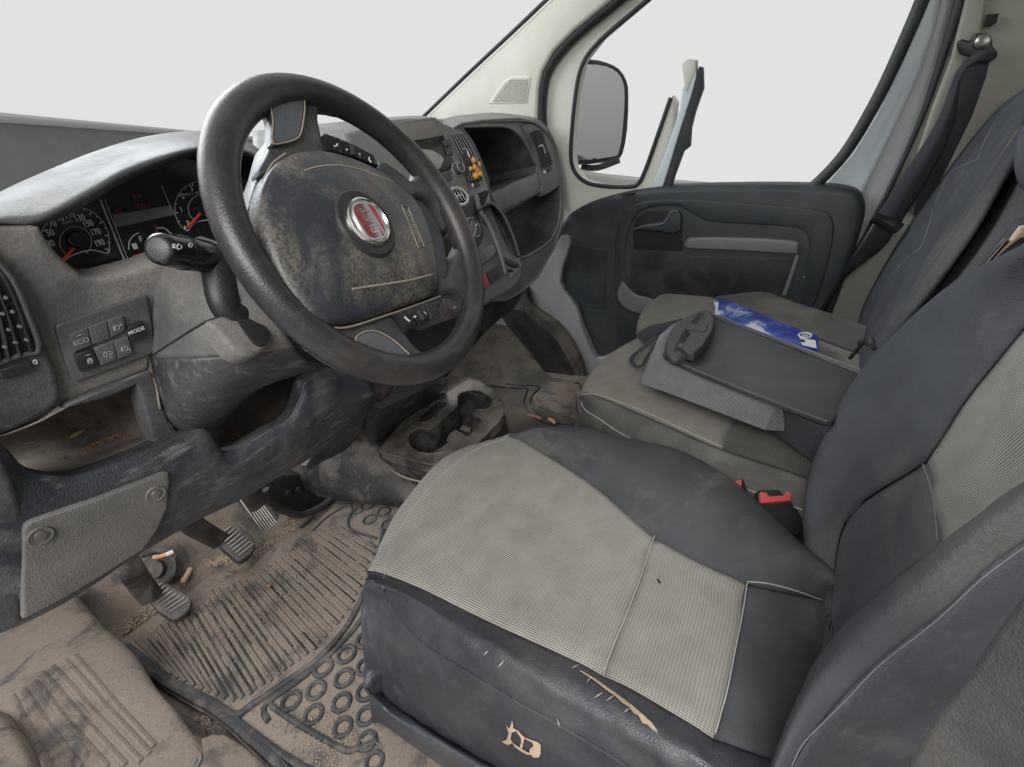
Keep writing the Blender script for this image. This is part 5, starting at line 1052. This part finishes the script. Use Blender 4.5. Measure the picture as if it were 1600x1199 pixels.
# passenger belt
BXp = PXp(1.66)
pb = empty('passenger_seat_belt', onx(1534, 65, 1.66), 'dark passenger seat belt hanging from a bolted anchor on the side trim', 'seat belt')
bs = lambda nm, m_, px, h, th=.006, r=.001, sm=0: slab(nm, pb, M[m_], px, BXp, th, r, sm, h=h)
bs('anchor', 'black', [(1497, 68), (1504, 61), (1514, 64), (1520, 60), (1526, 52), (1548, 54), (1552, 72), (1560, 84), (1552, 95), (1530, 96), (1512, 88), (1500, 84)], .012, .02, .005, 2)
lathe('anchor_bolt', pb, M['steel'], onp(1534, 65, shift(BXp, .013)), Vector((-1, -.2, .1)), [(0, .015), (.006, .0145), (.010, .010), (.008, .005), (.008, 0)], 24)
bs('belt_webbing', 'belt', [(1505, 96), (1520, 94), (1547, 92), (1541, 120), (1520, 180), (1480, 262), (1440, 340), (1427, 336), (1450, 260), (1475, 190), (1495, 130)], -.002, .004, .001)
R6 = [[(1530, 78, 1.64), (1512, 92, 1.64), (1496, 110, 1.64), (1486, 134, 1.64), (1464, 190, 1.64), (1420, 260, 1.64), (1366, 342, 1.64)],
      [(1545, 80, 1.63), (1530, 92, 1.63), (1512, 104, 1.63), (1500, 124, 1.63), (1478, 190, 1.63), (1440, 260, 1.63), (1384, 350, 1.63)],
      [(1558, 84, 1.64), (1550, 96, 1.64), (1522, 100, 1.64), (1502, 120, 1.64), (1492, 190, 1.64), (1462, 260, 1.64), (1402, 358, 1.64)]]
grid('belt_webbing', pb, M['belt'], [[onx(*q) for q in r] for r in R6], 6, 4, .003)
mb = MB(); tube_geo(mb, [onx(u, v, 1.63) for u, v in ((1364, 340), (1380, 346), (1398, 354), (1405, 358))], [.014, .014, .016, .015], n=4, seg=12, flat=.9); mb.build('belt_guide', M['gloss'], pb)
bs('lower_cover', 'gloss', [(1366, 346), (1398, 361), (1390, 378), (1372, 396), (1345, 415), (1322, 434), (1300, 470), (1275, 520), (1262, 520), (1290, 470), (1320, 420)], .02, .02, .006)
mb = MB(); tube_geo(mb, [onp(u, v, shift(BP1, .10)) for u, v in ((1366, 545), (1350, 535), (1338, 548), (1328, 560))], .004, n=4, seg=10); mb.build('belt_tongue', M['black'], pb)
mb = MB(); tube_geo(mb, [onp(u, v, shift(BP1, .11)) for u, v in ((1345, 536), (1358, 532), (1362, 540))], .006, n=4, seg=10); mb.build('belt_tongue', M['black'], pb)
# sill and wheel arch liner in the passenger footwell
sl_ = tag(slab('door_sill', None, M['sillgrey'], [(876, 370), (862, 400), (846, 420), (832, 438), (818, 450), (822, 468), (832, 482), (868, 506), (883, 525), (895, 542), (906, 560), (914, 580), (922, 602), (960, 640), (960, 560), (931, 560), (912, 520), (900, 480), (875, 440), (890, 380)], PXp(1.64), .05, .004, 3), 'plain grey painted sill beside the passenger footwell, below the door card', 'sill')
lin = empty('wheel_arch_liner', onx(850, 560, 1.60), 'scuffed dark wheel arch liner in the passenger footwell', 'liner')
slab('liner_face', lin, M['floord'], [(783, 496), (800, 478), (810, 455), (820, 449), (830, 478), (868, 506), (895, 540), (914, 588), (905, 602), (880, 598), (860, 590)], PXp(1.61), .05, .006, 3)
slab('liner_recess', lin, M['black'], [(784, 498), (800, 484), (815, 484), (826, 494), (850, 512), (870, 535), (890, 570), (896, 590), (880, 596), (862, 590), (830, 552)], PXp(1.61), .01, .003, 3, h=.006)
# ------------------------------------------------------------------ floor level
fz = lambda u, v, h=.0: onz(u, v, FZ + h)
# bulkhead panel in the passenger footwell
fp_ = tag(slab('footwell_panel', None, M['floord'], [(740, 470), (784, 497), (832, 556), (858, 589), (905, 596), (860, 612), (800, 606), (742, 600), (700, 610), (680, 540)], plane3(onz(742, 600, FZ + .02), onz(858, 592, FZ + .02), ony(770, 500, 1.38)), .02, .004), 'brown stained sloping footwell panel under the dashboard on the passenger side', 'panel', )
# passenger floor mat
pm = empty('passenger_floor_mat', fz(850, 630, .0), 'stained rubber floor mat in the passenger footwell', 'floor mat')
slab('mat_sheet', pm, M['floord'], [(742, 598), (860, 602), (905, 600), (915, 610), (905, 640), (905, 700), (700, 720), (660, 640)], PZ(FZ + .012), .01, .003)
for px in ([(757, 597), (800, 601), (835, 602), (842, 606), (832, 616), (828, 630), (840, 645), (870, 660), (900, 665)], [(757, 601), (800, 606), (822, 606), (820, 618), (818, 632), (832, 650), (865, 664), (898, 671)]):
    tube('mat_rib', pm, M['matd'], [onz(u, v, FZ + .016) for u, v in px], .004, n=5)
slab('mat_panel', pm, M['floor'], [(858, 596), (905, 600), (912, 620), (902, 655), (870, 645), (838, 632), (832, 620), (848, 604)], PZ(FZ + .020), .008, .003)
# cup holder console
con = empty('cup_holder_console', fz(700, 720), 'dusty black floor console with two joined cup holders and a small slot', 'cup holder')
OUT = [(594, 704), (612, 680), (634, 657), (662, 636), (693, 616), (731, 591), (747, 596), (774, 614), (785, 627), (788, 643), (779, 660), (751, 687), (718, 712), (695, 723), (673, 726), (639, 718), (610, 710)]
ZC = .30
panel('console_top', con, M['consoletop'], OUT, [[(637, 690), (640, 678), (655, 669), (673, 670), (694, 652), (714, 634), (714, 620), (729, 611), (751, 611), (768, 621), (770, 632), (760, 641), (747, 641), (740, 648), (752, 654), (751, 662), (738, 679), (727, 684), (712, 673), (700, 686), (703, 695), (695, 706), (670, 710), (646, 704)],
                                             [(650, 657), (666, 642), (682, 627), (692, 628), (702, 631), (685, 645), (668, 661)]], PZ(ZC), .03, [.09, .02], 'console', .0035, 0, 2, 'cup_recess')
loft('console_body', con, M['console'], OUT, [(u + (u - 700) * .10, v + 45 + (v - 650) * .12) for u, v in OUT], ZC - .004, FZ + .03, cap=False)
tube('console_rim', con, M['groove'], [onz(u, v, .235) for u, v in ((594, 712), (605, 728), (622, 741), (645, 750), (670, 753), (700, 748))], .0028, n=5)
for px in ([(688, 700), (700, 692), (703, 696), (694, 706), (672, 709)], [(722, 664), (735, 668), (734, 676), (718, 670)]):
    slab('cup_floor', con, M['groove'], px, PZ(ZC - .05), .004, .001)
# tunnel cover under the centre of the dashboard
tun = empty('tunnel_cover', fz(560, 760), 'scuffed black plastic tunnel cover between the pedals and the cup holder console', 'cover')
TR = [[(580, 585, .80), (600, 585, .80), (640, 590, .80), (670, 598, .88), (700, 602, .98)],
      [(560, 640, .84), (583, 640, .82), (604, 630, .82), (650, 622, .90), (690, 615, 1.0)]]
T3 = [[ony(*q) for q in TR[0]], [ony(*q) for q in TR[1]],
      [onz(523, 688, .33), onz(560, 680, .34), onz(590, 688, .32), onz(630, 670, .26), onz(720, 620, .20)],
      [onz(496, 712, .27), onz(540, 706, .285), onz(592, 712, .27), onz(640, 735, .22), onz(730, 720, .16)],
      [onz(468, 740, .20), onz(520, 735, .23), onz(590, 745, .22), onz(650, 760, .18), onz(740, 760, .14)],
      [onz(468, 768, .14), onz(520, 776, .145), onz(590, 783, .145), onz(650, 788, .14), onz(740, 790, .12)],
      [onz(470, 775, .10), onz(522, 782, .10), onz(590, 790, .10), onz(650, 796, .10), onz(740, 800, .10)]]
tgo = grid('cover_shell', tun, M['console'], T3, 7, 6, .004)
# the dark folded flap under the knee panel
mb = MB(); slab_geo(mb, [ony(u, v, .86) for u, v in ((478, 728), (492, 706), (520, 690), (560, 660), (578, 628), (572, 670), (540, 705), (505, 722), (482, 738))], Vector((0, -1, .2)).normalized(), .02, .003); mb.build('cover_flap', M['console'], tun)
# pedals
def pedal(nm, lab, pad_px, z, nrm, arm, rib, m_='black', bend=0):
    o = empty(nm, onz(*arm[0][:2], z + .12), lab, 'pedal', 'foot pedals')
    p0 = onz(*pad_px[0], z); pl = (p0, Vector(nrm).normalized())
    pd = slab('pedal_pad', o, M['console'], pad_px, pl, .024, .004)
    for a, b in rib:
        mb = MB(); tube_geo(mb, [onp(*a, shift(pl, .001)), onp((a[0] + b[0]) / 2, (a[1] + b[1]) / 2, shift(pl, .0025)), onp(*b, shift(pl, .001))], .0024, seg=6); mb.build('pad_rib', M['steel'], pd)
    mb = MB(); tube_geo(mb, [onz(u, v, zz) for u, v, zz in arm], .024, seg=10, n=4, flat=.35, hint=Vector((1, 0, 0))); mb.build('pedal_arm', M['console'], o); return o
L_ = lambda a, b, c, d, n: [((a[0] + (c[0] - a[0]) * k / (n - 1), a[1] + (c[1] - a[1]) * k / (n - 1)), (b[0] + (d[0] - b[0]) * k / (n - 1), b[1] + (d[1] - b[1]) * k / (n - 1))) for k in range(n)]
pedal('clutch_pedal', 'worn ribbed rubber clutch pedal, leftmost of the three pedals', [(226, 930), (232, 922), (252, 909), (258, 909), (296, 932), (300, 938), (297, 950), (286, 962), (272, 969), (264, 967), (244, 952)], .20, (0, -.55, .83), [(195, 872, .36), (208, 895, .32), (222, 915, .25), (238, 935, .195)], L_((230, 931), (252, 912), (264, 957), (294, 938), 8))
pedal('brake_pedal', 'worn ribbed brake pedal, middle of the three pedals', [(336, 838), (344, 830), (362, 818), (370, 818), (394, 838), (399, 852), (392, 866), (376, 877), (370, 876), (346, 856), (337, 846)], .22, (0, -.55, .83), [(290, 812, .40), (306, 824, .35), (325, 835, .28), (345, 846, .225)], L_((342, 838), (362, 822), (372, 869), (396, 850), 8))
pedal('accelerator_pedal', 'tall curved ribbed accelerator pedal, rightmost of the three pedals', [(372, 780), (380, 772), (394, 768), (408, 774), (424, 792), (434, 808), (438, 824), (430, 832), (418, 840), (412, 830), (404, 812), (392, 796)], .20, (0, -.75, .66), [(385, 762, .40), (395, 775, .34), (405, 790, .28)], L_((374, 779), (414, 834), (396, 769), (436, 822), 7))
# mechanism behind the pedals
lv = empty('pedal_bracket', ony(450, 780, 1.2), 'black bolted pedal bracket under the dashboard', 'bracket')
slab('bracket_plate', lv, M['black'], [(405, 752), (440, 742), (470, 740), (482, 770), (500, 772), (515, 776), (500, 792), (470, 804), (445, 806), (425, 790)], PYp(1.25), .05, .01)
for u, v in ((450, 771), (466, 765)): lathe('bolt', lv, M['console'], ony(u, v, 1.249), Vector((0, -1, 0)), [(0, .010), (.006, .009), (.007, 0)], 12)
tube('cable', lv, M['black'], [ony(u, v, 1.2) for u, v in ((415, 765), (440, 795), (470, 805), (505, 790), (520, 778))], .010, n=5)
cl = empty('clutch_linkage', fz(250, 880), 'round dusty metal linkage beside the clutch pedal', 'linkage')
lathe('linkage_drum', cl, M['console'], onz(248, 890, .17), Vector((-.5, -.4, .6)), [(-.03, .045), (0, .045), (.004, .038), (.002, .024), (.018, .022), (.020, .012)], 28)
tube('linkage_rod', cl, M['console'], [onz(u, v, z) for u, v, z in ((225, 866, .20), (250, 860, .21), (275, 870, .18))], .010, n=4)
# driver rubber mat
mtp = .014
dm = empty('driver_floor_mat', fz(400, 1000), 'dirt covered black rubber floor mat with ribs and raised rings under the pedals', 'floor mat')
MO = [(186, 1003), (215, 980), (248, 957), (290, 930), (320, 905), (334, 897), (352, 893), (372, 895), (392, 888), (412, 868), (440, 842), (471, 819), (500, 792), (517, 777), (560, 782), (640, 790), (760, 800), (760, 900), (700, 1000), (700, 1199), (700, 1300), (520, 1300), (430, 1216), (344, 1128), (290, 1098), (249, 1072), (210, 1030)]
slab('mat_sheet', dm, M['mat'], MO, PZ(FZ + mtp), .012, .003)
mm = lambda l, h=0: [onz(u, v, FZ + mtp + h) for u, v in l]
def lerpl(L, f):
    ls = [math.dist(a, b) for a, b in zip(L, L[1:])]; t = f * sum(ls)
    for (a, b), l in zip(zip(L, L[1:]), ls):
        if t <= l: return (a[0] + (b[0] - a[0]) * t / l, a[1] + (b[1] - a[1]) * t / l)
        t -= l
    return L[-1]
A_ = [(205, 1000), (232, 986), (275, 955), (322, 925), (350, 912), (395, 900), (425, 875), (455, 850), (490, 826), (520, 815)]
B_ = [(262, 1052), (314, 1078), (368, 1098), (388, 1092), (430, 1065), (490, 1020), (535, 972), (562, 925), (582, 872), (592, 850)]
nr = 34
for k in range(nr):
    f = (k + .5) / nr; a, b = lerpl(A_, f), lerpl(B_, f)
    j = random.uniform(-.02, .06); a = (a[0] + (b[0] - a[0]) * (.03 + j), a[1] + (b[1] - a[1]) * (.03 + j)); b = (b[0] + (a[0] - b[0]) * random.uniform(.0, .05), b[1] + (a[1] - b[1]) * .02)
    mb = MB(); tube_geo(mb, mm([a, ((a[0] + b[0]) / 2, (a[1] + b[1]) / 2), b], .0), .0048, seg=8, flat=.75); mb.build('mat_rib', M['mat'], dm)
    for q in range(2):
        f0 = random.uniform(.05, .85); f1 = min(.98, f0 + random.uniform(.2, .6)); o_ = (B_[0][0] - A_[0][0], 0); g = lambda t: (a[0] + (b[0] - a[0]) * t + 5.0, a[1] + (b[1] - a[1]) * t + 1)
        mb = MB(); tube_geo(mb, mm([g(f0), g(f1)], -.0012), .0036, seg=8); mb.build('mat_groove', M['matd'], dm)
def raised(nm, px, r=.006, n=5, m_='matd', closed=False): return tube(nm, dm, M[m_], mm(px), r, closed, 8, n)
raised('mat_border', [(198, 1010), (230, 1035), (262, 1062), (320, 1092), (352, 1112), (372, 1118), (392, 1104), (440, 1072), (500, 1028), (545, 975), (572, 918), (590, 872), (600, 830)], .008)
raised('mat_border', [(210, 1028), (250, 1060), (300, 1090), (345, 1116), (420, 1180), (470, 1230)], .010)
raised('mat_border', [(352, 1112), (400, 1150), (450, 1186), (500, 1215)], .007)
raised('mat_border', [(420, 1128), (412, 1112), (422, 1096), (470, 1062), (530, 1010), (570, 960), (590, 920)], .006)
raised('mat_border', [(425, 1104), (470, 1134), (530, 1168), (552, 1173), (590, 1158)], .006)
raised('mat_border', [(425, 1104), (424, 1092), (445, 1076), (500, 1036), (545, 995), (568, 965), (585, 935)], .005)
raised('mat_border', [(470, 826), (505, 798), (525, 782)], .006); raised('mat_border', [(486, 832), (515, 806), (545, 790), (550, 800), (544, 815), (552, 830), (590, 842)], .004)
for u, v in ((455, 1096), (494, 1079), (490, 1117), (538, 1060), (534, 1098), (541, 1023), (572, 1081), (536, 1137), (572, 1119), (505, 1044), (572, 1042), (574, 1158), (572, 1000), (585, 1190)):
    c = onz(u, v, FZ + mtp); r = (onz(u + 15.5, v, FZ + mtp) - c).length
    q = [c + Vector((math.cos(a * .2618), math.sin(a * .2618), 0)) * r * .80 for a in range(24)]
    tube('mat_ring', dm, M['matd'], q, r * .24, True, 8, 0)
for u, v, s in ((575, 790, 9), (600, 800, 9), (578, 812, 9), (606, 820, 9), (628, 803, 8), (560, 798, 7), (630, 822, 9)):
    c = onz(u, v, FZ + mtp); r = (onz(u + s, v, FZ + mtp) - c).length
    tube('mat_ring', dm, M['matd'], [c + Vector((math.cos(a * .3142), math.sin(a * .3142), 0)) * r for a in range(20)], r * .2, True, 8, 0)
# footrest hump at the left
fo_ = empty('footrest_cover', fz(120, 1080, .05), 'dust covered moulded footrest with long raised ribs, bottom left corner', 'footrest')
FRp2 = [[(-70, 1000, .26), (0, 982, .25), (60, 955, .24), (112, 928, .22), (122, 934, .17), (128, 940, .11)],
        [(-70, 1040, .26), (10, 1020, .25), (90, 990, .24), (152, 975, .215), (166, 985, .17), (172, 992, .11)],
        [(-70, 1085, .26), (20, 1065, .25), (120, 1035, .235), (200, 1018, .205), (214, 1034, .16), (220, 1044, .10)],
        [(-70, 1130, .25), (30, 1110, .24), (145, 1085, .225), (232, 1070, .195), (250, 1088, .155), (256, 1098, .10)],
        [(-70, 1180, .22), (40, 1165, .21), (165, 1135, .195), (262, 1112, .17), (290, 1124, .14), (312, 1130, .10)],
        [(-70, 1240, .19), (55, 1230, .185), (190, 1195, .17), (285, 1160, .15), (315, 1160, .13), (330, 1160, .10)],
        [(-70, 1300, .16), (70, 1300, .16), (220, 1260, .15), (300, 1215, .13), (330, 1205, .12), (345, 1200, .10)]]
fc_ = grid('footrest_shell', fo_, M['mat'], [[onz(*q) for q in r] for r in FRp2], 8, 7, .004)
fct = bvh(fc_)
for a, b in (((19, 1088), (80, 1199)), ((36, 1077), (126, 1199)), ((54, 1065), (168, 1199)), ((69, 1054), (196, 1196)), ((82, 1042), (220, 1190)), ((101, 1033), (234, 1178)), ((115, 1025), (241, 1166))):
    thread('footrest_rib', fo_, M['mat'], fct, [a, ((a[0] + b[0]) / 2 - 1, (a[1] + b[1]) / 2), b], .0050, -.0005)
cg = empty('sill_trim', fz(20, 1160, .1), 'dusty dark trim at the bottom left edge, outside the footrest', 'trim')
grid('trim_shell', cg, M['floor'], [[onz(*q) for q in r] for r in ([(-80, 1060, .24), (0, 1105, .24), (50, 1165, .24), (80, 1240, .23)], [(-80, 1085, .26), (-8, 1126, .26), (36, 1182, .26), (66, 1250, .25)], [(-80, 1160, .265), (-40, 1180, .265), (0, 1230, .265), (40, 1280, .26)])], 6, 6, .006)
# carpet patch with a round fastener
cpz = empty('carpet_corner', fz(330, 1180), 'grey carpet corner with a round dusty fastener, bottom edge left of the mat', 'carpet')
slab('carpet', cpz, M['floor'], [(262, 1199), (290, 1165), (318, 1150), (350, 1145), (400, 1180), (440, 1225), (420, 1280), (250, 1280)], PZ(FZ + .03), .03, .008, 2)
lathe('fastener', cpz, M['plate'], onz(302, 1193, FZ + .03), Vector((0, 0, 1)), [(0, .016), (.004, .015), (.003, .009), (.006, .007), (.006, 0)], 24)
# grit on the floor and the mat: far too many grains to count
mb = MB()
def grain(c, s):
    v = []
    for d in ((1, 0, 0), (-1, 0, 0), (0, 1, 0), (0, -1, 0), (0, 0, 1), (0, 0, -1)): v.append(c + Vector(d) * s * random.uniform(.5, 1.2))
    mb.add(v, [(0, 2, 4), (2, 1, 4), (1, 3, 4), (3, 0, 4), (2, 0, 5), (1, 2, 5), (3, 1, 5), (0, 3, 5)])
def scatter(poly, n, smin, smax, z, sd=None):
    for _ in range(n):
        i = random.randrange(len(poly) - 1); f = random.random(); a, b = poly[i], poly[i + 1]; w_ = (a[2] * (1 - f) + b[2] * f)
        u = a[0] + (b[0] - a[0]) * f + random.gauss(0, w_); v = a[1] + (b[1] - a[1]) * f + random.gauss(0, w_ * .6)
        c = onz(u, v, z); c.z = z; grain(c, random.uniform(smin, smax))
scatter([(190, 985, 8), (215, 965, 8), (250, 945, 6)], 160, .0012, .0048, FZ + .004)
scatter([(320, 880, 5), (345, 877, 7), (385, 866, 8), (410, 855, 8), (430, 838, 7), (460, 815, 8)], 520, .0012, .0052, FZ + .005)
scatter([(240, 920, 20), (300, 880, 20), (430, 800, 14)], 220, .001, .0035, FZ + .005)
scatter([(260, 1000, 30), (400, 950, 40), (540, 860, 30)], 700, .0008, .0026, FZ + mtp + .002)
scatter([(270, 1150, 10), (300, 1120, 8), (330, 1135, 14), (270, 1180, 8)], 260, .0008, .0026, FZ + .006)
scatter([(440, 1120, 30), (560, 1150, 25), (480, 1180, 30)], 520, .0008, .0026, FZ + mtp + .002)
tag(mb.build('grit', M['grit'], None, False), 'tan grit and small stones scattered over the footwell', 'grit', kind='stuff')
mb = MB()
def scat2(line, n, y0, wob=3, s0=.0008, s1=.0022):
    for _ in range(n):
        i = random.randrange(len(line) - 1); f = random.random(); a, b = line[i], line[i + 1]
        c = ony(a[0] + (b[0] - a[0]) * f + random.gauss(0, wob), a[1] + (b[1] - a[1]) * f + random.gauss(0, wob * .5), y0 + random.uniform(-.004, .0)); grain(c, random.uniform(s0, s1))
scat2([(135, 702), (160, 690), (180, 683), (205, 680)], 190, .79); scat2([(95, 717), (105, 714)], 16, .79, 2); scat2([(352, 694), (372, 686), (388, 680)], 60, .80, 3)
tag(mb.build('rusty_crumbs', M['rust'], None, False), 'reddish brown crumbs lying in the dashboard trays', 'crumbs', kind='stuff')
def litter(nm, pts, r, m_, lab, cat, flat=1.0): return tag(tube(nm, None, M[m_], pts, r, n=3, seg=8, flat=flat), lab, cat)
litter('cigarette_butt', [onz(240, 871, .21), onz(252, 869, .21), onz(268, 864, .21)], .0052, 'butt', 'cigarette butt with a pale filter, lying above the clutch pedal', 'cigarette butt')
litter('cigarette_filter', [onz(260, 867, .213), onz(271, 862, .213)], .0058, 'white', 'short white cigarette filter above the clutch pedal', 'cigarette filter')
litter('twig', [onz(286, 908, .12), onz(293, 897, .12), onz(297, 889, .12)], .007, 'foam', 'pale short wooden piece between the clutch and brake pedals', 'twig')
litter('wood_chip', [onz(825, 648, FZ + .03), onz(846, 655, FZ + .03)], .006, 'rust', 'flat brown chip on the passenger floor beside the console', 'wood chip', .4)
litter('orange_scrap', [onz(858, 655, FZ + .03), onz(864, 658, FZ + .035), onz(867, 662, FZ + .03)], .006, 'butt', 'small orange brown curled scrap on the passenger floor', 'scrap')
litter('dry_leaf', [onz(418, 917, FZ + .02), onz(421, 915, FZ + .024), onz(424, 913, FZ + .02)], .004, 'rust', 'small reddish dry leaf on the ribs of the driver mat', 'leaf', .4)
hT = [bvh(o) for o in bpy.data.objects if o.type == 'MESH' and o.name.startswith('tray_hollow')]
for px, lab in (([(106, 684), (112, 677), (129, 670), (130, 672), (118, 681)], 'yellow green leaf sliver in the left dashboard tray, the larger of two'), ([(35, 692), (45, 689), (54, 688), (46, 691)], 'thin pale leaf sliver at the far left of the dashboard tray')):
    r = hit(hT, *px[0])
    o = decal('leaf_sliver', None, M['leaf'], hT, px, .002)
    if o: tag(o, lab, 'leaf', 'leaf slivers in the tray')
# ------------------------------------------------------------------ housekeeping
for o in list(bpy.data.objects):
    if o.name in ('grille_wires',): pass
